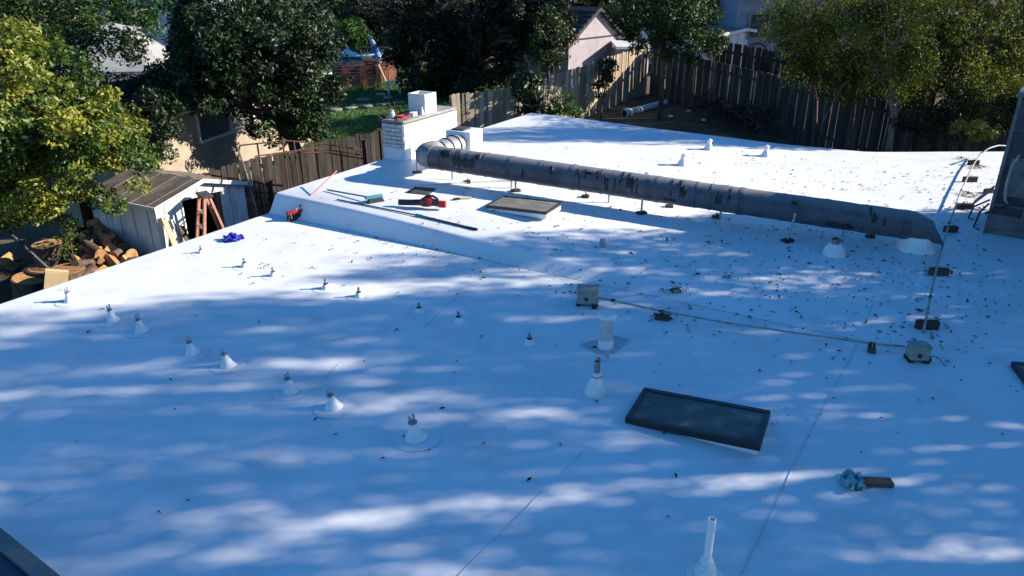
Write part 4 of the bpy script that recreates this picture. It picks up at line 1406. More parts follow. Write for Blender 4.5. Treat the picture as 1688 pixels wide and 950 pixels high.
# ------------------------------------------------------------------ wood pile
def log_mesh(r, ln, seed):
    rr = random.Random(seed)
    mb = MB()
    seg = 14
    ph = [rr.uniform(0, 6.3) for _ in range(3)]
    rings = []
    for i in range(4):
        x = -ln / 2 + ln * i / 3
        for k in range(seg):
            a = 2 * math.pi * k / seg
            q = r * (1 + .06 * math.sin(2 * a + ph[0]) + .05 * math.sin(3 * a + ph[1]) + rr.uniform(-.025, .025))
            rings.append((x, q * math.cos(a), q * math.sin(a)))
    mb.add(rings, [(i * seg + k, (i + 1) * seg + k, (i + 1) * seg + (k + 1) % seg, i * seg + (k + 1) % seg) for i in range(3) for k in range(seg)], 0)
    mb.f += [tuple(range(seg)), tuple(3 * seg + k for k in range(seg - 1, -1, -1))]
    mb.m += [1, 1]
    return mb
def split_mesh(r, ln, seed):
    rr = random.Random(seed)
    mb = MB()
    pr = [(0, r * .75)] + [(r * math.cos(a) * rr.uniform(.9, 1.1), r * math.sin(a) * rr.uniform(.9, 1.1) - r * .1) for a in (-.3, -.9, -1.57, -2.2, -2.85)][::-1]
    n = len(pr)
    vs = [(-ln / 2, y, z) for y, z in pr] + [(ln / 2, y, z) for y, z in pr]
    mb.add(vs, [], 0)
    for k in range(n):
        mb.f.append((k, (k + 1) % n, n + (k + 1) % n, n + k))
        mb.m.append(1 if k in (0, n - 1) else 0)
    mb.f += [tuple(range(n - 1, -1, -1)), tuple(range(n, 2 * n))]
    mb.m += [1, 1]
    return mb
def stump(label, p, r, h, tilt=0):
    t = thing('stump', label, 'stump', p)
    rr = random.Random(int(p[0] * 100))
    Tl = Matrix.Rotation(tilt, 3, 'Y')
    MB().lathe([(r * 1.06, 0), (r, h * .3), (r * .98, h * .7), (r, h)], 22, wob=.03, rr=rr, tilt=Tl).build('bark', M['bark'], t, smooth=False)
    MB().lathe([(r * .95, h + .001), (r * .95, h + .010)], 22, tilt=Tl, wob=.02, rr=rr).build('cut_face', M['cut'], t)
    for k in range(3):
        a = rr.uniform(0, 6)
        MB().box(tuple(Tl @ Vector((r * .45 * math.cos(a), r * .45 * math.sin(a), h + .011))), (r * .8, .008, .004), Tl @ rz(a)).build('crack', M['bark'], t, smooth=False)
    return t
zp = ground_z(13.6)
s1 = (-8.721, 13.000, 1.452)
stump('tall round stump with a bright cut top, upper one of the stacked stumps', (s1[0], s1[1], s1[2]), .27, .36)
s2 = (-8.500, 12.700, 1.327)
stump('broad stump carrying the bright round stump on its top', (s2[0] - .1, s2[1] + .2, s2[2] - .55), .48, s1[2] - s2[2] + .54)
s3 = (-7.965, 12.200, 1.460)
stump('wide dark barked stump with a weathered grey top, right of the lumber block', (s3[0], s3[1], s3[2] - .30), .33, .46)
s4 = (-8.841, 12.400, 1.233)
stump('reddish split stump at the far left of the woodpile, half hidden by the eave', (s4[0], s4[1], s4[2] - .4), .32, .55, .15)
q = (-7.786, 11.600, 1.685)
t = thing('lumber_block', 'clean square block of new yellow lumber at the edge of the woodpile', 'block', (q[0], q[1], q[2] - .17), .5)
MB().box((0, 0, .15), (.34, .10, .36), Matrix.Rotation(.28, 3, 'Y')).build('block', M['ply'], t, bevel=.004)
MB().box((0, -.052, .15), (.33, .004, .30), Matrix.Rotation(.28, 3, 'Y')).build('sawn_face', M['ply'], t, smooth=False)

lg = []
for k in range(4):
    lg.append(log_mesh([.15, .12, .17, .10][k], [.55, .6, .42, .7][k], 20 + k).build('log', [M['bark'], M['cut']]))
    lg.append(split_mesh([.17, .14, .20, .15][k], [.5, .55, .45, .6][k], 40 + k).build('log', [M['bark'], M['cut']]))
LOGS = [(-8.331, 13.900, 1.699),(-8.374, 13.600, 1.602),(-8.250, 13.800, 1.556),(-8.175, 14.000, 1.536),(-7.958, 13.800, 1.402),(-7.992, 13.500, 1.487),(-8.063, 13.200, 1.524),(-8.297, 13.300, 1.549),(-7.793, 12.900, 1.516),(-7.700, 13.100, 1.463),(-7.722, 13.500, 1.360),(-7.796, 13.900, 1.365),(-7.391, 13.200, 1.400),(-7.445, 13.600, 1.373),(-7.745, 12.600, 1.536),(-7.473, 12.400, 1.544),(-8.610, 14.300, 1.770),(-8.640, 14.800, 1.845),(-8.701, 14.000, 1.639),(-8.286, 14.400, 1.553),(-8.106, 14.300, 1.403),(-7.812, 14.200, 1.386),(-9.634, 13.400, 1.323),(-9.447, 12.900, 1.295),(-8.642, 13.600, 1.577),(-8.838, 14.200, 1.726),(-7.644, 12.200, 1.530),(-7.476, 12.800, 1.433),(-7.082, 13.000, 1.428),(-8.135, 14.600, 1.484),(-8.051, 13.200, 1.832),(-7.944, 13.500, 1.813),(-7.885, 13.000, 1.746),(-7.806, 13.400, 1.674),(-7.439, 12.900, 1.467),(-7.714, 12.900, 1.613),(-7.353, 13.300, 1.537),(-7.666, 13.600, 1.577),(-7.834, 12.600, 1.632),(-8.203, 14.100, 1.811),(-8.522, 14.400, 1.841),(-8.025, 12.700, 1.617),(-7.144, 13.300, 1.411),(-7.578, 13.900, 1.416),(-9.091, 12.900, 1.344),(-9.706, 13.200, 1.462),(-7.891, 13.800, 1.658),(-8.434, 13.700, 1.781),(-8.392, 13.900, 1.801),(-8.349, 14.100, 1.811),(-8.008, 13.700, 1.768),(-7.845, 13.600, 1.627),(-7.569, 13.300, 1.561),(-7.394, 13.200, 1.499),(-7.182, 13.000, 1.502),(-7.840, 12.800, 1.579),(-8.101, 13.000, 1.600),(-7.919, 13.200, 1.648),(-7.666, 13.000, 1.600),(-7.433, 12.800, 1.579),(-7.894, 14.000, 1.536),(-7.963, 14.400, 1.421),(-8.782, 14.500, 1.809),(-9.451, 13.300, 1.336),(-9.408, 13.000, 1.329),(-8.848, 12.600, 1.367),(-9.558, 12.900, 1.393)]
rl = random.Random(2)
for i, p in enumerate(LOGS):
    if i < len(lg):
        ob = lg[i]
    else:
        ob = lg[i % len(lg)].copy()
        COL.objects.link(ob)
    ob.location = (p[0], p[1], p[2] - .05)
    ob.rotation_euler = (rl.uniform(-.7, .7), rl.uniform(-.5, .5), rl.uniform(-1.9, -.3))
    s = rl.uniform(.5, .9)
    ob.scale = (s, s, s)
    tag(ob, 'brown log or split piece of firewood lying loose in the woodpile by the shed', 'log', 'firewood in the woodpile left of the shed')
# the heap below the loose logs
mb = MB()
hv = []
hp = [(-10.8, 11.6), (-9.6, 11.3), (-8.4, 11.9), (-7.3, 12.6), (-7.2, 13.6), (-8.2, 14.6), (-9.8, 15.0), (-11.2, 14.0)]
c = Vector((-8.9, 13.2))
n = len(hp)
for f, zz in ((1.0, None), (.75, .60), (.4, .95), (.1, 1.05)):
    for q in hp:
        v = c.lerp(Vector(q), f)
        g = ground_z(v.y)
        hv.append((v.x, v.y, g - .05 if zz is None else g + zz * rnd.uniform(.7, 1.05) * .8))
mb.add(hv, [(j * n + k, j * n + (k + 1) % n, (j + 1) * n + (k + 1) % n, (j + 1) * n + k) for j in range(3) for k in range(n)] + [tuple(3 * n + k for k in range(n))])
o = mb.build('wood_chip_heap', mat('wood_chips', (.09, .06, .038), (.03, .02, .014), 14, .95, 1.0), kind='stuff')
o['label'] = 'dark heap of bark and wood scraps under the firewood'
q = (-8.556, 11.900, 2.291)
t = thing('leaning_bar', 'black bar leaning across the woodpile in front of the stumps', 'bar', (q[0], q[1], q[2]))
MB().tube([(-8.689, 11.900, 2.564), (-8.054, 11.900, 1.721)], .035, 8).build('bar_body', M['black'], t, world=True)
MB().tube([(-8.084, 11.900, 1.766), (-8.038, 11.900, 1.698)], .045, 8).build('foot', M['rubber'], t, world=True)

# ------------------------------------------------------------------ tan house with the blind window
def tan_house():
    a, b = Vector((-7.810, 16.200, 2.972)), Vector((-6.739, 20.600, 3.187))
    t = thing('tan_house', 'tan stucco house behind the dark fence with a white framed window', 'house', (a.x, a.y, ground_z(a.y)))
    d = Vector((b.x - a.x, b.y - a.y, 0))
    L0 = d.length
    d.normalize()
    out = Vector((d.y, -d.x, 0))
    zb, zt = .8, (-7.249, 17.800, 3.736)[2]
    a0 = Vector((a.x, a.y, 0)) - d * .3
    back = -out * 2.8
    mb = MB()
    # wall with a window opening: assembled from butted slabs
    wl, wr = Vector((-7.517, 17.600, 2.784)), Vector((-7.029, 19.900, 2.707))
    s0 = (Vector((wl.x, wl.y, 0)) - a0).dot(d)
    s1 = (Vector((wr.x, wr.y, 0)) - a0).dot(d)
    z0 = (wl.z + wr.z) / 2
    z1 = z0 + .85
    E_ = L0 + 3
    def blk(u0, u1, za, zc):
        p, q = a0 + d * u0, a0 + d * u1
        mb.prism([(p.x, p.y), (q.x, q.y), (q.x - out.x * .15, q.y - out.y * .15), (p.x - out.x * .15, p.y - out.y * .15)], za, zc)
    blk(0, s0, zb, zt); blk(s1, E_, zb, zt); blk(s0, s1, zb, z0); blk(s0, s1, z1, zt)
    p, q = a0, a0 + d * E_
    w = back
    mb.prism([(p.x - out.x * .15, p.y - out.y * .15), (p.x + w.x, p.y + w.y), (p.x + w.x + d.x * .15, p.y + w.y + d.y * .15), (p.x - out.x * .15 + d.x * .15, p.y - out.y * .15 + d.y * .15)], zb, zt)
    mb.build('wall', M['tan'], t, world=True, smooth=False)
    # window
    ww = s1 - s0
    yaw = math.atan2(d.y, d.x)
    ry = rz(yaw)
    c = a0 + d * (s0 + ww / 2)
    wn = MB()
    wn.box((c.x - out.x * .10, c.y - out.y * .10, (z0 + z1) / 2), (ww, .02, z1 - z0), ry)
    wo = wn.build('window', M['glass_d'], t, world=True, smooth=False)
    for u, v, sx, sz in ((0, -1, ww + .10, .07), (0, 1, ww + .10, .07), (-1, 0, .07, z1 - z0 - .06), (1, 0, .07, z1 - z0 - .06), (.12, 0, .05, z1 - z0 - .06)):
        q = c + d * (u * ww / 2) + out * (.0)
        MB().box((q.x, q.y, (z0 + z1) / 2 + v * (z1 - z0) / 2), (sx, .06, sz), ry).build('frame', M['whitepaint'], wo, world=True, smooth=False)
    for k in range(15):
        z = z0 + .05 + k * (z1 - z0 - .08) / 14
        q = c - out * .075
        MB().box((q.x, q.y, z), (ww - .08, .03, .012), ry @ Matrix.Rotation(.6, 3, 'X')).build('blind_slat', M['galv'], wo, world=True, smooth=False)
    # low roof with a white eave
    r0 = a0 + out * .45 - d * .1
    r1 = a0 + d * (E_ + .4) + out * .45
    m2 = MB()
    up = Vector((0, 0, 1))
    m2.slab([r0 + up * zt, r1 + up * zt, r1 + back * .6 + up * (zt + .5), r0 + back * .6 + up * (zt + .5)], .10)
    m2.slab([r1 + back * 1.2 + up * zt, r0 + back * 1.2 + up * zt, r0 + back * .6 + up * (zt + .505), r1 + back * .6 + up * (zt + .505)], .10)
    m2.build('roof', M['pinkroof'], t, world=True, smooth=False)
    m3 = MB()
    m3.slab([r0 + up * (zt + .01) + out * .012, r1 + up * (zt + .01) + out * .012, r1 + up * (zt - .13) + out * .012, r0 + up * (zt - .13) + out * .012], .02)
    m3.build('gutter', M['whitepaint'], t, world=True, smooth=False)
tan_house()

# ------------------------------------------------------------------ pink outbuilding
def gable_house(name, label, cat, corner, gable_dir, long_len, gable_w, zg, ze, zp, wallm, roofm, trim=None, window=None, planks=0, ov=.22):
    """corner: nearest wall corner; the gable wall runs from it along gable_dir, the long wall perpendicular to the left"""
    c = Vector((corner[0], corner[1], 0))
    g = Vector((gable_dir[0], gable_dir[1], 0)).normalized()
    l = Vector((-g.y, g.x, 0))
    t = thing(name, label, cat, (c.x, c.y, zg))
    up = Vector((0, 0, 1))
    p = [c, c + g * gable_w, c + g * gable_w + l * long_len, c + l * long_len]
    mb = MB()
    vs = [q + up * zg for q in p] + [q + up * ze for q in p] + [c + g * gable_w / 2 + up * zp, c + g * gable_w / 2 + l * long_len + up * zp]
    mb.add(vs, [(0, 1, 5, 8, 4), (1, 2, 6, 5), (2, 3, 7, 9, 6), (3, 0, 4, 7)])
    mb.build('wall', wallm, t, world=True, smooth=False)
    rs = (zp - ze) / (gable_w / 2)
    for s in (0, 1):
        e0 = (c - g * ov) if s == 0 else (c + g * (gable_w + ov))
        z0 = ze - rs * ov + .03
        a, b = e0 - l * ov, e0 + l * (long_len + ov)
        r0, r1 = c + g * gable_w / 2 - l * ov, c + g * gable_w / 2 + l * (long_len + ov)
        nrow = 7
        m = MB()
        for k in range(nrow):
            f0, f1 = k / nrow, (k + 1.12) / nrow
            f1 = min(f1, 1)
            def pt(aa, rr_, f, lift):
                q = aa.lerp(rr_, f)
                return Vector((q.x, q.y, z0 + (zp + .03 - z0) * f + lift))
            q = [pt(a, r0, f0, .03), pt(a, r0, f1, .005), pt(b, r1, f1, .005), pt(b, r1, f0, .03)]
            if s == 0:
                q = q[::-1]
            m.slab(q, .03)
        m.build('roof', roofm, t, world=True, smooth=False)
        o = -l * (ov + .012)
        m = MB()
        A = c + (-g * ov if s == 0 else g * (gable_w + ov)) + o
        B = c + g * gable_w / 2 + o
        q = [Vector((A.x, A.y, z0 + .03)), Vector((B.x, B.y, zp + .06)), Vector((B.x, B.y, zp - .06)), Vector((A.x, A.y, z0 - .09))]
        m.slab(q, .03)
        m.build('bargeboard', trim or roofm, t, world=True, smooth=False)
    ms = MB()
    q0, q1 = c - l * .012 , c + g * gable_w - l * .012
    if planks:
        for k in range(planks + 1):
            q = q0.lerp(q1, k / planks)
            f = k / planks
            zt = ze + (zp - ze) * (1 - abs(2 * f - 1)) - .03
            MB().box((q.x, q.y, (zg + zt) / 2), (.03, .015, zt - zg), rz(math.atan2(g.y, g.x))).build('batten', wallm, t, world=True, smooth=False)
    else:
        q = (q0 + q1) / 2
        MB().box((q.x, q.y, ze - .02), (gable_w, .025, .06), rz(math.atan2(g.y, g.x))).build('belt_board', trim or wallm, t, world=True, smooth=False)
    if window:
        u, z, w, h = window
        q = c + l * u - g * .01
        ry = rz(math.atan2(l.y, l.x))
        wo = MB().box((q.x, q.y, z), (w, .03, h), ry).build('window', M['glass_d'], t, world=True, smooth=False)
        for du, dz, sx, sz in ((0, -1, w + .1, .06), (0, 1, w + .1, .06), (-1, 0, .06, h), (1, 0, .06, h)):
            qq = q + l * (du * w / 2) - g * .02
            MB().box((qq.x, qq.y, z + dz * h / 2), (sx, .05, sz), ry).build('frame', M['whitepaint'], wo, world=True, smooth=False)
    return t
pk = (2.247, 30.500, 4.037)
pe = (4.573, 33.300, 4.157)
gd = (pe[0] - pk[0], pe[1] - pk[1])
gable_house('pink_outbuilding', 'pink stucco outbuilding with a steep dark gable roof behind the tan fence', 'outbuilding', pk, gd, 3.4, math.hypot(*gd), 2.2, pk[2], (3.505, 32.000, 5.136)[2], M['pink'], M['pinkroof'], trim=M['pinkroof'], window=(1.05, 3.15, .75, .95))
bc = (8.882, 33.500, 3.242)
gable_house('white_barn', 'white board sided barn with brown metal roof at the upper right', 'barn', (bc[0], bc[1]), (1.0, .62), 4.5, 3.0, 2.3, 4.0, 4.17, M['barn'], M['brownroof'], trim=M['whitepaint'], planks=7)
def blue_house():
    a = (10.379, 34.500, 3.092)
    t = thing('blue_grey_house', 'blue grey house in shade with a pale framed window at the upper right', 'house', (a[0], a[1], 2.3))
    MB().box((3.2, 2.5, 1.7), (7.4, 5, 3.4)).build('wall', M['bluehouse'], t, smooth=False)
    w = MB().box((1.05, -.02, 2.0), (1.9, .04, .95)).build('window', M['glass_d'], t, smooth=False)
    for c, s in (((1.05, -.05, 1.5), (2.05, .08, .08)), ((1.05, -.05, 2.5), (2.05, .08, .08)), ((.10, -.05, 2.0), (.08, .08, .92)), ((2.0, -.05, 2.0), (.08, .08, .92)), ((.95, -.05, 2.0), (.06, .08, .92))):
        MB().box(c, s).build('frame', M['tan'], w, smooth=False)
    for k in range(7):
        MB().box((3.2, -.012, .4 + k * .42), (7.38, .02, .02)).build('siding_lap', M['bluehouse'], t, smooth=False)
    MB().slab([(-.8, -.7, 3.4), (7.3, -.7, 3.4), (7.3, 2.5, 4.4), (-.8, 2.5, 4.4)], .1).slab([(7.3, 5.6, 3.4), (-.8, 5.6, 3.4), (-.8, 2.5, 4.405), (7.3, 2.5, 4.405)], .1).build('roof', M['pinkroof'], t, smooth=False)
    for k, x in enumerate((.75, 1.35)):
        b = thing('bicycle_wheel', ('left' if k == 0 else 'right') + ' round dark wheel leaning on the blue grey house wall', 'wheel', (a[0] + .55 + k * 1.25, a[1] - .16, 2.75), 0, 'wheels leaning on the blue grey house')
        pts = [(.42 * math.cos(2 * math.pi * j / 24), 0, .42 + .42 * math.sin(2 * math.pi * j / 24)) for j in range(25)]
        MB().tube(pts, .035, 8, caps=False).build('tyre', M['black'], b)
        sp = MB()
        for j in range(10):
            sp.tube([(0, 0, .42), pts[j * 2 + 1]], .006, 4)
        sp.build('spokes', M['steel'], b, kind='stuff')
blue_house()
wc = (4.407, 31.500, 3.744)
t = thing('small_lean_to', 'low white roofed lean-to beside the pink outbuilding at the fence corner', 'lean-to', (wc[0], wc[1], 2.2))
MB().prism([(0, 0), (1.15, .25), (1.0, 1.5), (-.1, 1.3)], 0, 1.45).build('wall', M['pink'], t, smooth=False)
MB().slab([(-.15, -.15, 1.50), (1.3, .15, 1.50), (1.15, 1.65, 1.62), (-.2, 1.4, 1.62)], .10).build('roof', M['whitepaint'], t, smooth=False)
MB().slab([(.35, .05, .55), (.85, .16, .55), (.85, .16, 1.25), (.35, .05, 1.25)], .02).build('opening', M['darkvoid'], t, smooth=False)

# ------------------------------------------------------------------ gazebo, white house, pool yard
def gazebo():
    c = Vector((-13.878, 27.000, 3.935))
    zg = ground_z(27)
    t = thing('gazebo', 'large pale canvas gazebo with a small raised top tier, behind the yellow green tree', 'gazebo', (c.x, c.y, zg), R_(12))
    ze, zs, zt = (-13.961, 27.000, 3.546)[2] - zg, (-13.729, 27.000, 4.640)[2] - zg, (-13.674, 27.000, 4.898)[2] - zg
    w, ws, wt = 2.05, .62, .78
    def tier(w0, z0, w1, z1, name, m):
        for k in range(4):
            a0, a1 = math.pi / 4 + k * math.pi / 2, math.pi / 4 + (k + 1) * math.pi / 2
            n = 6
            mb = MB()
            vs = []
            for i in range(n + 1):
                f = i / n
                ww = (w0 * (1 - f) + w1 * f) * math.sqrt(2)
                z = z0 + (z1 - z0) * f - .10 * math.sin(math.pi * f) * (z1 - z0)
                for j in range(n + 1):
                    u = j / n
                    x = ww * (math.cos(a0) * (1 - u) + math.cos(a1) * u)
                    y = ww * (math.sin(a0) * (1 - u) + math.sin(a1) * u)
                    vs.append((x, y, z - .03 * math.sin(math.pi * u) * (1 - f)))
            mb.add(vs, [(i * (n + 1) + j, i * (n + 1) + j + 1, (i + 1) * (n + 1) + j + 1, (i + 1) * (n + 1) + j) for i in range(n) for j in range(n)])
            o = mb.build(name, m, t)
            s = o.modifiers.new('thickness', 'SOLIDIFY')
            s.thickness = .015
            # valance
    tier(w, ze, ws, zs, 'canopy_panel', M['canvas'])
    tier(wt, zs + .04, .02, zt, 'top_tier', M['canvas'])
    for k in range(4):
        a = math.pi / 2 * k
        MB().box((w * math.cos(a + math.pi / 2) * 1.005, w * math.sin(a + math.pi / 2) * 1.005, ze - .03), (2 * w, .02, .09), rz(a)).build('trim_band', M['canvasband'], t, smooth=False)
        MB().box((w * math.cos(a + math.pi / 2), w * math.sin(a + math.pi / 2), ze - .37), (2 * w - .04, .015, .58), rz(a)).build('valance', M['canvas'], t, smooth=False)
        b = a + math.pi / 4
        MB().tube([(w * 1.38 * math.cos(b), w * 1.38 * math.sin(b), 0), (w * 1.38 * math.cos(b), w * 1.38 * math.sin(b), ze)], .05, 8).build('pole', M['acgrey'], t)
gazebo()
q = (-17.961, 40.000, 3.448)
t = thing('white_house', 'white house wall glimpsed between trees at the upper left', 'house', (q[0], q[1], 2.4))
MB().box((.4, 0, 1.9), (6.0, 4, 3.8)).build('wall', M['barn'], t, smooth=False)
w = MB().box((.1, -2.02, 2.1), (1.2, .05, 1.0)).build('window', M['glass_d'], t, smooth=False)
MB().box((.1, -2.04, 1.55), (1.4, .10, .08)).build('sill', M['whitepaint'], w, smooth=False)
MB().slab([(-3.2, -2.6, 3.8), (4.0, -2.6, 3.8), (4.0, 0, 4.7), (-3.2, 0, 4.7)], .1).slab([(4.0, 2.6, 3.8), (-3.2, 2.6, 3.8), (-3.2, 0, 4.705), (4.0, 0, 4.705)], .1).build('roof', M['pinkroof'], t, smooth=False)

def pool_yard():
    zg = ground_z(30)
    # above-ground pool under a sloping black cover
    P = [Vector((-7.505, 30.200, 2.639)), Vector((-5.550, 30.500, 2.695)), Vector((-6.364, 32.200, 3.222)), Vector((-7.756, 32.000, 3.097))]
    c = (P[0] + P[2]) / 2
    t = thing('pool_cover', 'black mesh cover with dark seams over a square tub, on a red lattice base', 'pool cover', (c.x, c.y, zg))
    MB().slab(P, .06).build('cover_sheet', M['tarp'], t, world=True, smooth=False)
    for f in (.33, .68):
        a, b = P[0].lerp(P[1], f), P[3].lerp(P[2], f)
        MB().tube([a + Vector((0, 0, .012)), b + Vector((0, 0, .012))], .022, 6).build('seam', M['black'], t, world=True)
    a, b = P[0].lerp(P[3], .35), P[1].lerp(P[2], .35)
    MB().tube([a + Vector((0, 0, .012)), b + Vector((0, 0, .012))], .012, 6).build('seam', M['acgrey'], t, world=True)
    zc = min(P[0].z, P[1].z) - .10
    poly = [(p.x, p.y) for p in P]
    # plank base: front rails and two lattice panels
    A, B = Vector((-7.145, 29.700, 2.193)), Vector((-5.249, 30.000, 2.338))
    d = Vector((B.x - A.x, B.y - A.y, 0))
    Lb = d.length
    d.normalize()
    yaw = math.atan2(d.y, d.x)
    MB().prism(poly, zg, zc).build('tub', M['darkvoid'], t, world=True, smooth=False)
    n = Vector((d.y, -d.x, 0))
    A0 = Vector((A.x, A.y, 0)) + n * .12
    for k in range(3):
        q = A0 + d * Lb / 2
        MB().box((q.x, q.y, zg + .58 + .13 * k), (Lb, .03, .10), rz(yaw)).build('rail_board', M['deckred'], t, world=True, smooth=False)
    for u0, u1 in ((.28, .60), (.66, .95)):
        p0 = A0 + d * (Lb * u0)
        w = Lb * (u1 - u0)
        lt = MB()
        h = .48
        st = .10
        for s in (1, -1):
            k = -h
            while k < w:
                x0, x1 = max(k, 0), min(k + h, w)
                if x1 - x0 > .03:
                    za, zb_ = (x0 - k, x1 - k) if s > 0 else (h - (x0 - k), h - (x1 - k))
                    pa, pb = p0 + d * x0 + n * (.008 * s), p0 + d * x1 + n * (.008 * s)
                    lt.tube([(pa.x, pa.y, zg + .04 + za), (pb.x, pb.y, zg + .04 + zb_)], .014, 4)
                k += st
        lt.build('lattice', M['ladder'], t, world=True, kind='stuff', smooth=False)
        MB().box((p0.x + d.x * w / 2 + n.x * .03, p0.y + d.y * w / 2 + n.y * .03, zg + .53), (w + .06, .02, .04), rz(yaw)).build('lattice_rail', M['deckred'], t, world=True, smooth=False)
    for f in (0, .27, .63, .97):
        q = A0 + d * (Lb * f)
        MB().box((q.x, q.y, zg + .45), (.09, .09, .9), rz(yaw)).build('post', M['deckred'], t, world=True, smooth=False)
    # blue pool rim behind
    c = Vector((-7.891, 36.100, 2.989))
    t = thing('swimming_pool', 'round blue above ground pool behind the black cover', 'pool', (c.x, c.y, ground_z(34)))
    h = c.z - ground_z(34)
    MB().lathe([(1.9, 0), (1.9, h), (1.82, h + .02), (1.82, h - .12), (.01, h - .12)], 40, cap=False).build('pool_wall', M['poolblue'], t)
    MB().lathe([(1.80, h - .10), (1.80, h - .09)], 40).build('water', M['poolblue'], t)
    MB().tube([(1.88 * math.cos(k * math.pi / 20), 1.88 * math.sin(k * math.pi / 20), h + .03) for k in range(41)], .05, 6).build('rim', M['teal'], t)
    MB().slab([(-8.139, 34.800, 3.010), (-7.755, 36.200, 3.143), (-6.876, 34.800, 2.984)], .05).build('cover', M['poolblue'], t, world=True, smooth=False)
    # red deck railing
    seq = [Vector((-6.570, 33.000, 3.191)), Vector((-7.067, 35.800, 2.964)), Vector((-5.731, 35.600, 3.038)), Vector((-4.944, 33.200, 2.969)), Vector((-5.119, 31.500, 2.716)), Vector((-5.432, 31.300, 2.788))]
    t = thing('deck_railing', 'red stained deck with a slatted railing beside the pool', 'railing', (seq[2].x, seq[2].y, zg))
    zt = seq[3].z + .25
    zb = zg + .72
    poly = [(p.x, p.y) for p in seq]
    MB().prism(poly, zb - .14, zb).build('deck_floor', M['deckred'], t, world=True, smooth=False)
    for a, b in zip(seq[1:-1], seq[2:]):
        d = Vector((b.x - a.x, b.y - a.y, 0))
        Ld = d.length
        d.normalize()
        yaw = math.atan2(d.y, d.x)
        n = max(2, int(Ld / .16))
        for k in range(n + 1):
            q = Vector((a.x, a.y, 0)) + d * (Ld * k / n)
            big = k in (0, n)
            s = .08 if big else .045
            MB().box((q.x, q.y, (zb + zt) / 2 + (.02 if big else 0)), (s, s, zt - zb + (.08 if big else 0)), rz(yaw)).build('post' if big else 'baluster', M['deckred'], t, world=True, smooth=False)
        q = Vector((a.x, a.y, 0)) + d * Ld / 2
        MB().box((q.x, q.y, zt + .06), (Ld, .12, .04), rz(yaw)).build('top_rail', M['deckred'], t, world=True, smooth=False)
    for a, b in zip(seq[2:-1], seq[3:]):
        d = Vector((b.x - a.x, b.y - a.y, 0))
        q = (a + b) / 2
        n = max(2, int(d.length / .16))
        for k in range(n):
            q = a.lerp(b, (k + .5) / n)
            MB().box((q.x, q.y, (zg + zb) / 2 - .08), (d.length / n * .88, .03, zb - zg - .16), rz(math.atan2(d.y, d.x))).build('skirt_board', M['deckred'], t, world=True, smooth=False)
    # closed parasol, flag, chairs, poles
    p = (-5.877, 31.800, 2.680)
    t = thing('parasol', 'closed blue and white striped parasol leaning over the deck railing', 'parasol', (p[0], p[1], zg))
    q0, q1 = Vector((-5.404, 31.800, 2.924)), Vector((-5.953, 32.400, 4.076))
    MB().tube([(p[0] + .45, p[1], zg + .2), tuple(q0), tuple(q1)], .022, 8).build('pole', M['whitepaint'], t, world=True)
    dd = q1 - q0
    MB().tube([q0 + dd * f for f in (.12, .35, .6, .8, .97)], [.17, .13, .11, .10, .03], 12).build('canopy', M['bluewhite'], t, world=True)
    MB().tube([q0 + dd * f for f in (.42, .55, .62)], [.135, .145, .12], 12).build('blue_stripe', M['poolblue'], t, world=True)
    p = (-7.270, 31.900, 3.180)
    t = thing('yellow_flag', 'yellow cloth hanging on a pale stick at the back of the black cover', 'flag', (p[0], p[1], zg))
    MB().tube([(p[0], p[1], zg + .1), tuple(Vector((-7.227, 31.900, 3.638)))], .02, 6).build('stick', M['whitepaint'], t, world=True)
    MB().slab([(-7.268, 31.900, 3.733), (-7.122, 31.880, 3.639), (-7.195, 31.900, 3.446), (-7.371, 31.900, 3.446)], .04).build('cloth', M['yellow'], t, world=True)
    p = Vector((-5.195, 30.400, 2.660))
    t = thing('pale_pole', 'pale wooden pole leaning down from the deck beside the lattice', 'pole', (p.x, p.y, zg))
    MB().tube([(-5.380, 30.800, 3.036), (-4.960, 29.900, 2.468)], .045, 8).build('shaft', M['ply'], t, world=True)
    MB().tube([(-4.961, 29.920, 2.489), (-4.666, 28.250, 2.658)], .055, 8).build('ferrule', M['alu'], t, world=True)
    p = (-4.459, 28.501, 2.210)
    t = thing('white_stand', 'small white folding stand alone on the shaded lawn', 'stand', p, .3)
    for x in (-.22, .22):
        MB().tube([(x, -.18, 0), (x * .8, 0, .5)], .025, 6).build('leg', M['whitepaint'], t)
        MB().tube([(x, .22, 0), (x * .8, 0, .5)], .025, 6).build('leg', M['whitepaint'], t)
    MB().box((0, 0, .51), (.44, .10, .04)).build('bar', M['whitepaint'], t)
    p = (-4.965, 28.501, 2.210)
    t = thing('white_post', 'short thin post with a white foot on the lawn under the lattice', 'post', p)
    MB().tube([(0, 0, .03), (0, 0, .95)], .02, 6).build('shaft', M['acgrey'], t)
    MB().box((0, 0, .025), (.34, .24, .05)).build('foot', M['whitepaint'], t)
    SG = 'pale stepping stones across the lawn'
    for k, p in enumerate(((-6.220, 26.197, 2.015), (-5.689, 26.425, 2.039), (-5.148, 26.654, 2.065), (-4.625, 26.903, 2.088), (-4.091, 27.153, 2.112), (-4.588, 27.834, 2.178), (-5.439, 27.563, 2.155), (-6.630, 28.127, 2.200), (-2.884, 27.654, 2.163))):
        s = MB().lathe([(.30, 0), (.31, .03), (.28, .05)], 10, wob=.05, rr=rnd)
        ob = s.build('stepping_stone', M['concrete'])
        ob.location = (p[0], p[1], ground_z(p[1]) + .02)
        ob.rotation_euler.z = k
        ob.scale = (.9, .62, 1)
        tag(ob, 'flat pale stepping stone set in the green lawn', 'stepping stone', SG)
pool_yard()

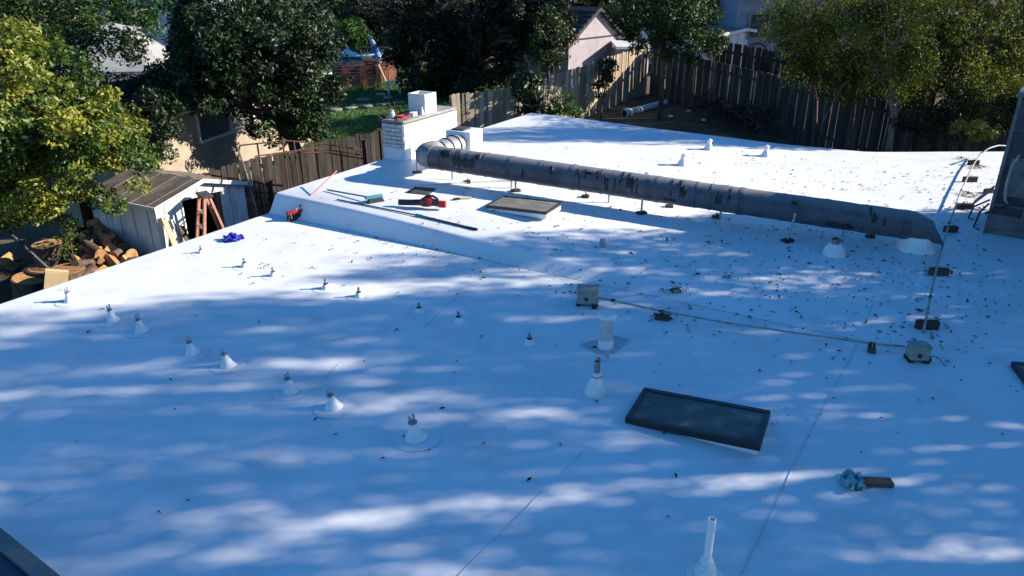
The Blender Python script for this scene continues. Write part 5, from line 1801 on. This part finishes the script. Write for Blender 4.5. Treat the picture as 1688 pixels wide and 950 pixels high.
# ------------------------------------------------------------------ right hand yard things
a, b = Vector((3.870, 25.556, 2.043)), Vector((5.545, 26.966, 2.185))
t = thing('white_drain_pipe', 'long white plastic pipe lying on the bare dirt of the back yard', 'pipe', a)
MB().tube([a, a.lerp(b, .3), b], [.13, .115, .10], 14).build('tube', M['whitepaint'], t, world=True)
d = (b - a).normalized()
MB().tube([a - d * .02, a + d * .25], .145, 14).build('bell_end', M['whitepaint'], t, world=True)
MB().tube([a - d * .03, a - d * .015], .11, 14).build('dark_bore', M['black'], t, world=True)
p = (6.050, 27.834, 2.178)
t = thing('plant_pot', 'big black plant pot in the shade behind the end of the white pipe', 'pot', p)
MB().lathe([(.36, 0), (.45, .75), (.49, .76), (.49, .84), (.42, .84), (.40, .6), (.01, .6)], 18, cap=False).build('pot_body', M['black'], t)
MB().lathe([(.40, .66), (.38, .70)], 14).build('soil', M['dirt'], t)
p = (6.365, 27.834, 2.178)
t = thing('white_bucket', 'pale bucket standing right of the big black plant pot', 'bucket', p)
MB().lathe([(.17, 0), (.20, .36), (.215, .37), (.215, .40), (.18, .40), (.17, .1), (.01, .1)], 16, cap=False).build('bucket_body', M['whitepaint'], t)
MB().tube([(.2 * math.cos(k * math.pi / 8), 0, .38 + .16 * math.sin(k * math.pi / 8)) for k in range(9)], .008, 6).build('handle', M['steel'], t)
PB = 'pale pebbles and scraps on the dirt yard'
for k, p in enumerate(((4.192, 27.905, 2.190), (4.355, 30.476, 2.248), (5.401, 25.357, 1.934), (6.440, 24.925, 1.891), (5.965, 27.063, 2.105), (5.121, 29.466, 2.227), (5.962, 30.170, 2.243), (6.165, 26.038, 2.000))):
    ob = MB().lathe([(.02, 0), (.08, .02), (.075, .07), (.02, .09)], 8, wob=.2, rr=rnd).build('stone', M['whitepaint'])
    ob.location = p
    tag(ob, 'small pale stone lying on the dark dirt of the back yard', 'stone', PB)
for k, (A, B, lab) in enumerate((((8.045, 19.200, 2.903), (8.528, 19.700, 3.643), 'pale stick leaning on the grey fence under the slim trees'), ((8.733, 19.900, 3.848), (8.438, 19.600, 3.379), 'second pale stick leaning higher on the grey fence'),
                               ((10.821, 18.600, 3.479), (11.544, 18.900, 3.937), 'thin pale cane slanting in the dark greenery at the right'))):
    t = thing('garden_stick', lab, 'stick', A, 0, 'sticks leaning on the back fence')
    MB().tube([A, B], [.022, .016], 6).build('shaft', M['bark_g'], t, world=True)
    MB().tube([B, tuple(Vector(B) + Vector((.0, 0, .02)))], .02, 6).build('tip', M['bark'], t, world=True)
q = (4.153, 38.000, 4.439)
t = thing('pale_bust', 'pale upright post or figure standing beyond the lean-to under the trees', 'post', ((5.841, 35.000, 4.089)[0], 35, ground_z(35)))
MB().lathe([(.16, 0), (.14, 1.4), (.20, 1.5), (.12, 1.7), (.16, 1.85), (.08, 2.05)], 12).build('post_body', M['whitepaint'], t)
MB().box((0, 0, .05), (.5, .5, .1)).build('plinth', M['concrete'], t)

# ------------------------------------------------------------------ trees
def tree(name, label, cat, base, crowns, nleaf, lsize, leafm, seed, trunk_r=.12, barkm='bark', nbr=26, clump_r=.34, nclump=90, group=None, fork=.45, aspect=.5, lean=(0, 0), shell=.55, up=.5, tint=(.0, .75), extra=None, droop=(1.0, .75)):
    rs = np.random.RandomState(seed)
    r = random.Random(seed)
    t = thing(name, label, cat, base, 0, group)
    B = Vector(base)
    C = [(np.array(c), np.array(q, float)) for c, q in crowns]
    vol = np.array([q.prod() for _, q in C])
    share = vol ** .7 / (vol ** .7).sum()
    cc = []
    cw = []
    for (c, q), s in zip(C, share):
        n = max(4, int(nclump * s))
        u = rs.normal(size=(n, 3))
        u /= np.linalg.norm(u, axis=1, keepdims=True)
        rad = rs.uniform(shell ** 3, 1, n) ** (1 / 3)
        bump = 1 + .16 * np.sin(3 * u[:, 0] * 2 + seed) * np.cos(4 * u[:, 2] + seed)
        cc.append(c + u * (rad * bump)[:, None] * q)
        cw.append(np.full(n, 1.0))
    cc = np.concatenate(cc)
    csz = rs.uniform(.55, 1.35, len(cc)) * clump_r
    w = csz ** 2
    w /= w.sum()
    which = rs.choice(len(cc), nleaf, p=w)
    g = rs.normal(size=(nleaf, 3))
    g /= np.linalg.norm(g, axis=1, keepdims=True)
    g *= (rs.uniform(.15, 1, nleaf) ** .5)[:, None]
    g[:, :2] *= droop[0]
    g[:, 2] *= droop[1]
    pts = cc[which] + g * csz[which][:, None]
    ctr = (np.array([c for c, _ in C]) * share[:, None]).sum(0)
    outw = pts - ctr
    outw /= np.linalg.norm(outw, axis=1, keepdims=True) + 1e-6
    nr = rs.normal(size=(nleaf, 3)) * .75 + outw * .5 + np.array([0, 0, up])
    sz = np.clip(rs.lognormal(0, .32, nleaf), .45, 2.0) * lsize
    v = leaf_arrays(pts - np.array(base), nr, sz, aspect, rs, .10)
    ct = rs.uniform(tint[0], tint[1], len(cc))
    tn = np.clip(ct[which] + rs.normal(scale=.16, size=nleaf), 0, 1)
    leaf_mesh('crown', v, tn, L[leafm], t, 'stuff')
    # trunk and limbs
    low = min(c[2] - q[2] for c, q in C)
    cen = Vector(ctr)
    fz = max(B.z + .5, B.z + (cen.z - B.z) * fork)
    F = Vector((B.x + (cen.x - B.x) * .3 + lean[0], B.y + (cen.y - B.y) * .3 + lean[1], fz))
    top = Vector((cen.x, cen.y, max(c[2] + q[2] * .5 for c, q in C)))
    axis = [B, B.lerp(F, .5) + Vector((r.uniform(-.06, .06), r.uniform(-.06, .06), 0)), F, F.lerp(top, .4) + Vector((r.uniform(-.12, .12), r.uniform(-.12, .12), 0)), top]
    MB().tube(axis, [trunk_r * 1.25, trunk_r, trunk_r * .85, trunk_r * .5, trunk_r * .12], 9).build('trunk', M[barkm], t, world=True)
    order = rs.permutation(len(cc))[:nbr]
    for k in order:
        e = Vector(cc[k])
        f = r.uniform(0, .75)
        s = F.lerp(top, f)
        if e.z < s.z - .3:
            s = F
        m = s.lerp(e, .5) + Vector((r.uniform(-.15, .15), r.uniform(-.15, .15), .12 * (e - s).length))
        r0 = trunk_r * (.45 - .25 * f)
        MB().tube([s, s.lerp(m, .5) + Vector((0, 0, .04)), m, e], [r0, r0 * .8, r0 * .55, .008], 5, caps=False).build('branch', M[barkm], t, world=True)
    if extra:
        extra(t)
    return t

# left: yellow green tree close to the eave
tree('yellow_green_tree', 'bright yellow green tree close to the left roof edge, over the woodpile', 'tree', (-10.6, 13.2, .72),
     [((-7.974, 12.600, 4.373), (1.2, 1.3, 1.15)), ((-8.801, 13.000, 4.717), (1.5, 1.4, 1.2)), ((-7.370, 12.400, 3.644), (1.2, 1.1, .95)), ((-8.444, 12.400, 3.487), (1.5, 1.2, 1.1)), ((-8.879, 12.400, 2.843), (.7, .7, .55)), ((-7.220, 12.900, 3.851), (.7, .8, .65)), ((-9.562, 12.400, 3.902), (1.5, 1.4, 1.6))],
     52000, .082, 'yellow', 11, .16, nbr=34, nclump=420, clump_r=.25, tint=(.05, .95), shell=.7)
tree('low_shrub', 'small light green shrub sprouting among the firewood', 'shrub', ((-8.084, 12.600, 1.750)[0], 12.6, .7), [((-8.175, 12.900, 1.926), (.16, .18, .40))], 240, .07, 'yellow', 12, .02, nbr=6, nclump=14, clump_r=.14)
tree('leafy_tree', 'green tree at the top left corner behind the yellow green tree', 'tree', (-13.5, 19, 1.3),
     [((-11.242, 18.500, 5.497), (2.6, 2, 1.5)), ((-11.481, 20.000, 5.633), (1.0, 1.1, .8)), ((-12.729, 18.000, 5.127), (2, 2, 2))], 24000, .10, 'mid', 13, .2, nclump=130, clump_r=.42, shell=.6)
tree('dark_tree', 'large dark glossy tree before the tan house, its trunk behind the fence', 'tree', ((-5.254, 18.600, 2.449)[0], 18.6, 1.26),
     [((-5.888, 17.600, 5.287), (1.65, 1.7, 1.7)), ((-6.370, 17.000, 5.203), (.9, 1.3, 1.5)), ((-5.029, 18.400, 4.403), (1.05, 1.1, 1.3)), ((-6.820, 16.800, 4.430), (1.1, 1.0, .72)), ((-5.792, 18.300, 3.338), (1.0, .9, .75)), ((-5.009, 18.400, 3.246), (.6, .7, .7)), ((-7.353, 16.400, 4.250), (.55, .6, .6))],
     64000, .09, 'dark', 14, .17, nbr=40, nclump=420, clump_r=.30, fork=.4, shell=.6)
tree('dark_shrub', 'dark green bush hanging at the left end of the fence under the big dark tree', 'bush', ((-7.947, 15.500, 3.125)[0], 15.5, .95),
     [((-7.704, 15.600, 3.615), (.6, .6, .6)), ((-7.458, 15.800, 3.896), (.5, .5, .5)), ((-7.858, 15.400, 3.018), (.5, .5, .6)), ((-8.356, 16.200, 4.023), (.65, .5, .40))], 9000, .075, 'dark', 15, .06, nbr=12, nclump=60, clump_r=.24)
tree('leafy_tree', 'fresh green tree beyond the lawn, between the dark tree and the deck', 'tree', ((-8.887, 40.000, 3.448)[0], 40, 2.4),
     [((-8.482, 40.000, 4.476), (2.3, 2, 1.9)), ((-10.127, 39.000, 4.100), (2.0, 2, 1.8)), ((-7.471, 41.000, 3.826), (1.2, 1.3, 1.2))], 9000, .15, 'mid', 16, .2, nclump=90, clump_r=.55)
tree('palm_shrub', 'spiky green shrub just behind the deck and pool', 'shrub', ((-7.810, 37.000, 3.402)[0], 37, 2.38), [((-7.694, 37.000, 3.732), (.8, .6, .7))], 900, .35, 'fresh', 17, .06, nbr=6, nclump=20, clump_r=.45, aspect=.14, up=1.0)
tree('conifer_tree', 'upright feathery green tree behind the gazebo at the top left', 'tree', ((-15.554, 32.000, 4.997)[0], 32, 2.28),
     [((-15.413, 32.000, 5.686), (1.8, 1.5, 1.7)), ((-16.335, 31.000, 5.268), (1.2, 1.2, 1.5))], 8000, .12, 'fresh', 18, .16, nclump=80, clump_r=.45, barkm='bark_g')
tree('broad_oak', 'broad dull dark oak in the centre behind the chimney', 'tree', ((-1.805, 28.400, 2.382)[0], 28.4, 2.2),
     [((-1.856, 28.600, 5.157), (2.9, 1.2, 1.9)), ((-3.123, 28.500, 3.793), (1.5, 1.1, 1.5)), ((0.132, 28.500, 5.058), (1.6, 1.1, 1.5)), ((-1.229, 28.600, 3.130), (1.5, 1.3, 1.05)), ((-2.260, 28.500, 2.701), (1.0, 1.0, .8)), ((1.360, 28.500, 4.326), (1.0, .9, .9)), ((1.339, 28.500, 5.367), (.9, .9, 1.1))],
     64000, .115, 'oak', 19, .26, nbr=44, nclump=420, clump_r=.34, shell=.5)
tree('green_vine_tree', 'olive green small tree by the window of the pink outbuilding', 'tree', ((1.333, 27.500, 3.365)[0], 27.5, 2.15), [((1.316, 27.500, 4.197), (.65, .7, .9)), ((0.984, 27.500, 4.808), (.5, .5, .6))], 3600, .085, 'mid', 20, .07, nbr=12, nclump=50, clump_r=.25)
tree('bare_tree', 'leafless brown twiggy tree at the top centre above the broad oak', 'tree', ((-4.234, 33.000, 3.982)[0], 33, 2.3), [((-3.655, 33.000, 5.307), (3.2, 1.6, 1.2)), ((-0.104, 34.000, 5.514), (1.6, 1.3, 1.0))], 5200, .16, 'brown', 21, .16, nbr=60, nclump=110, clump_r=.5, aspect=.12)
tree('yard_tree', 'green crowned tree with a forked pale trunk before the long grey fence', 'tree', ((4.928, 25.000, 2.875)[0], 25, 1.9),
     [((4.760, 25.000, 5.235), (1.7, 1.4, 1.2)), ((6.052, 25.400, 4.844), (.95, .9, 1.0)), ((4.158, 25.500, 5.302), (.8, .8, .8)), ((6.623, 25.500, 4.365), (.45, .5, .5)), ((5.210, 25.000, 4.500), (.7, .7, .6))],
     26000, .085, 'mid', 22, .075, nbr=30, nclump=240, clump_r=.27, barkm='bark', fork=.62)
tree('bare_tree', 'reddish brown bare tree behind the white barn', 'tree', ((11.317, 37.000, 3.677)[0], 37, 2.4), [((11.305, 37.000, 4.896), (1.5, 1.2, 1.5))], 2200, .14, 'brown', 23, .12, nbr=40, nclump=50, clump_r=.4, aspect=.12)
SLIM = 'slim olive leaved trees in a row along the back fence'
def white_limb(t):
    MB().tube([(8.715, 18.400, 5.137), (8.872, 18.400, 5.069), (9.044, 18.400, 4.932), (9.249, 18.400, 4.987), (9.448, 18.400, 5.069), (9.733, 18.400, 5.083), (9.977, 18.400, 4.959), (10.162, 18.400, 4.780)], [.02, .028, .035, .036, .034, .03, .025, .018], 7).build('limb', M['bark_g'], t, world=True)
slim = [(1345, 20.6, 1345, 55, 'slim tree with a grey trunk, leftmost of the row along the back fence', 'bark'),
        (1405, 20.0, 1405, 40, 'slim tree second from the left in the row along the back fence', 'bark'),
        (1475, 18.4, 1480, 45, 'slim tree with a pale forked white limb in the row along the back fence', 'bark_g'),
        (1530, 19.6, 1535, 35, 'slim dark trunked tree just right of the white limbed one', 'bark'),
        (1600, 19.2, 1600, 50, 'slim bushy tree near the right edge behind the air conditioner', 'bark'),
        (1675, 19.8, 1680, 40, 'slim tree cut off by the right edge of the picture', 'bark')]
SB_ = [(8.535, 20.600, 2.099), (9.294, 20.000, 2.145), (9.601, 18.400, 2.569), (11.119, 19.600, 2.313), (12.004, 19.200, 2.399), (13.607, 19.800, 2.270)]
SC_ = [[(8.049, 20.600, 5.081), (7.718, 21.400, 5.417), (8.446, 20.600, 4.152), (7.988, 21.000, 4.346)], [(8.723, 20.000, 5.269), (9.283, 20.000, 4.373), (8.723, 19.800, 3.938), (8.671, 21.000, 5.665)], [(9.071, 18.400, 5.502), (9.222, 18.600, 4.522), (9.636, 18.400, 4.190), (8.810, 19.000, 5.676)],
       [(10.498, 19.600, 5.437), (10.805, 19.400, 4.289), (10.444, 19.200, 3.716), (11.090, 19.800, 4.989)], [(11.285, 19.200, 5.318), (11.297, 19.000, 4.188), (11.776, 18.800, 3.626), (12.193, 19.400, 4.584)], [(12.830, 19.800, 5.426), (12.863, 19.600, 4.266), (13.133, 19.200, 3.489), (13.706, 20.000, 4.974)]]
for k in range(6):
    b = SB_[k]
    cr = [(SC_[k][0], (1.0, .9, 1.25)), (SC_[k][1], (.75, .7, .95)), (SC_[k][2], (.6, .6, .7)), (SC_[k][3], (.6, .6, .8))]
    tree('slim_tree', slim[k][4], 'tree', (b[0], b[1], ground_z(b[1])), cr, 15000, .068, 'slim', 30 + k, .075 if k != 2 else .085, barkm=slim[k][5], nbr=16, nclump=190, clump_r=.30, group=SLIM, aspect=.45, shell=.2, fork=.5,
         tint=(.05, .92), extra=white_limb if k == 2 else None)
tree('dark_hedge', 'dense dark bushes low along the fence behind the air conditioner', 'hedge', ((11.126, 18.000, 3.172)[0], 18.0, 1.2), [((11.510, 18.200, 3.282), (1.6, .5, .5)), ((10.264, 18.300, 3.116), (.9, .4, .4))], 7000, .07, 'oak', 41, .04, nbr=10, nclump=90, clump_r=.2)
tree('pale_shrub', 'pale yellow green low shrub lit by sun at the back right roof edge', 'shrub', ((10.789, 17.200, 2.968)[0], 17.2, 1.12), [((10.505, 17.300, 3.203), (.35, .3, .16)), ((10.966, 17.200, 3.109), (.45, .3, .2))], 1500, .06, 'yellow', 42, .03, nbr=6, nclump=30, clump_r=.15, tint=(.5, 1))
tree('leafy_shrub', 'dark broad leaved shrub in front of the tan fence, at its left', 'shrub', ((0.555, 22.000, 2.698)[0], 22.0, 1.6), [((0.513, 22.000, 3.396), (.45, .4, .55)), ((0.780, 21.900, 3.013), (.5, .45, .45)), ((0.460, 21.800, 2.907), (.35, .3, .3))], 1500, .17, 'dark', 43, .04, nbr=10, nclump=40, clump_r=.2, aspect=.4)
tree('climbing_shrub', 'sparse green climber on the tan fence below the pink outbuilding', 'shrub', ((2.991, 25.000, 2.579)[0], 25.0, 1.9), [((2.978, 25.000, 3.265), (.32, .25, .6)), ((3.198, 25.300, 3.577), (.3, .25, .3))], 1100, .10, 'mid', 44, .03, nbr=8, nclump=30, clump_r=.17)
tree('low_shrub', 'bright green low plants at the foot of the tan fence', 'shrub', ((1.112, 22.400, 2.629)[0], 22.4, 1.64), [((1.304, 22.600, 2.685), (.7, .4, .22)), ((1.696, 23.000, 2.765), (.5, .4, .3))], 1700, .08, 'fresh', 45, .02, nbr=6, nclump=40, clump_r=.15)
tree('dry_shrub', 'brown dead bush in the shade in front of the long grey fence', 'bush', ((6.644, 24.300, 2.301)[0], 24.3, 1.83), [((6.285, 24.600, 2.642), (.55, .45, .35)), ((7.233, 24.000, 2.449), (.6, .5, .4)), ((7.675, 22.600, 2.412), (.7, .5, .4))], 3200, .09, 'brown', 46, .03, nbr=14, nclump=60, clump_r=.2, aspect=.3)
def yucca():
    p = (1.959, 23.200, 2.621)
    t = thing('yucca', 'spiky yucca plant with long sword leaves before the tan fence', 'yucca', (p[0], p[1], ground_z(p[1])))
    MB().tube([(0, 0, 0), (.02, 0, .35)], [.09, .07], 9).build('stem', M['bark'], t)
    r = random.Random(4)
    for k in range(46):
        a, e = r.uniform(0, 2 * math.pi), r.uniform(-.1, 1.35)
        ln = r.uniform(.55, .85)
        d = Vector((math.cos(a) * math.cos(e), math.sin(a) * math.cos(e), math.sin(e)))
        s = Vector((-math.sin(a), math.cos(a), 0)) * .028
        b = Vector((.02, 0, .36))
        m = b + d * ln * .55 + Vector((0, 0, .03))
        tip = b + d * ln - Vector((0, 0, .10 * math.cos(e)))
        me = bpy.data.meshes.new('leaf')
        me.from_pydata([b - s * .5, b + s * .5, m - s, m + s, m - Vector((0, 0, .012)), tip], [], [(0, 1, 4), (0, 4, 2), (1, 3, 4), (2, 4, 5), (4, 3, 5)])
        at = me.attributes.new('tint', 'FLOAT', 'FACE')
        at.data.foreach_set('value', [r.uniform(.2, .9)] * 5)
        me.materials.append(L['mid'])
        link('leaf', me, t)
yucca()

# far background trees
BT = 'trees far behind the back yards'
rb = random.Random(9)
xs = [(-31, 44), (-25, 40), (-24, 52), (-19, 46), (-14.5, 45), (-12, 55), (-9, 50), (-5.5, 46), (-3, 40), (-1, 54), (2, 44), (4.5, 52), (7, 46), (9.5, 40), (12, 55), (16, 42), (18.5, 38), (20, 48), (26, 40), (30, 46), (-20, 33), (-18, 27), (15, 37.5)]
lowset = [(13.5, 26.6), (16, 24), (19, 22)]
for k, (x, y) in enumerate(lowset):
    zg = ground_z(y)
    tree('garden_bush', ['broad olive bush behind the grey fence, left one below the slim trees', 'broad olive bush behind the grey fence, middle one below the slim trees', 'broad olive bush behind the grey fence, right one below the slim trees'][k], 'bush', (x, y, zg),
         [((x, y, zg + 1.5), (2.0, 1.6, 1.3)), ((x + .5, y + .4, zg + 2.7), (1.6, 1.4, .9))], 9000, .13, 'olive', 90 + k, .12, nbr=8, nclump=90, clump_r=.5)
looks = ['dense far tree filling the back of the picture behind the gardens', 'pale olive far tree behind the back gardens', 'dull dark far tree behind the back gardens']
for k, (x, y) in enumerate(xs):
    m = ['mid', 'olive', 'oak'][k % 3]
    h = rb.uniform(2.6, 3.6)
    zg = ground_z(y)
    tree('background_tree', looks[k % 3], 'tree', (x, y, zg), [((x, y, zg + 2.6), (2.6, 2.2, 2.2)), ((x + rb.uniform(-1, 1), y, zg + 4.8), (2.1, 1.9, 1.7)), ((x + rb.uniform(-1.5, 1.5), y, zg + 6.6), (1.5, 1.4, 1.3))],
         8000, .24, m, 60 + k, .2, nbr=8, nclump=70, clump_r=.65, group=BT)

# tall trees of the neighbouring garden, right of the house; their shade falls over the roof
NG = 'tall trees in the neighbouring garden right of the house'
SH = [(14.6, -6.0, 12.8, 12000, 1), (16.4, -3.0, 13.6, 14000, 1), (14.8, -.6, 12.8, 13000, 1), (16.6, 1.5, 13.8, 15000, 1), (14.5, 3.2, 12.8, 15000, .95), (16.3, 4.7, 13.6, 17000, .95), (14.6, 6.1, 12.9, 22000, .95),
      (16.2, 7.6, 13.6, 30000, .95), (14.5, 8.7, 12.6, 30000, .85), (15.0, 10.4, 9.9, 26000, .85), (15.4, 11.6, 8.4, 20000, .75), (15.6, 18.0, 11.0, 24000, .6)]
for k, (x, y, h, nl, q) in enumerate(SH):
    tree('tall_tree', 'tall thin leaved tree in the neighbouring garden, beyond the right side of the house', 'tree', (x, y, ground_z(y)),
         [((x, y, h * .80), (1.45 * q, 1.3 * q, h * .20)), ((x + .3, y - .3 * q, h * .58), (1.5 * q, 1.4 * q, h * .18)), ((x - .3 * q, y + .2 * q, h * .40), (1.3 * q, 1.25 * q, h * .15))],
         nl, .105, 'olive', 100 + k, .17, nbr=30, nclump=int(330 * q), clump_r=.29, group=NG, aspect=.5, shell=.1, droop=(.78, 1.75))

# lawn grass
def grass():
    rs = np.random.RandomState(8)
    n = 26000
    x = rs.uniform(-14, .6, n)
    y = 18.9 + (37 - 18.9) * rs.uniform(0, 1, n) ** 1.3
    ok = (x < .5) & ((y > 19.7 + np.maximum(0, x + 3.9) * .95) )
    x, y = x[ok], y[ok]
    z = np.array([ground_z(v) for v in y]) + .02
    n = len(x)
    h = rs.uniform(.05, .11, n)
    a = rs.uniform(0, 6.28, n)
    w = .022
    v = np.empty((n, 4, 3))
    v[:, 0] = np.c_[x - w * np.cos(a), y - w * np.sin(a), z]
    v[:, 1] = np.c_[x + w * np.cos(a), y + w * np.sin(a), z]
    lx, ly = rs.normal(scale=.03, size=n), rs.normal(scale=.03, size=n)
    v[:, 2] = np.c_[x + lx + .006, y + ly, z + h]
    v[:, 3] = np.c_[x + lx - .006, y + ly, z + h]
    leaf_mesh('grass', v.reshape(-1, 3), rs.uniform(0, 1, n), L['grass'], kind='stuff')
grass()
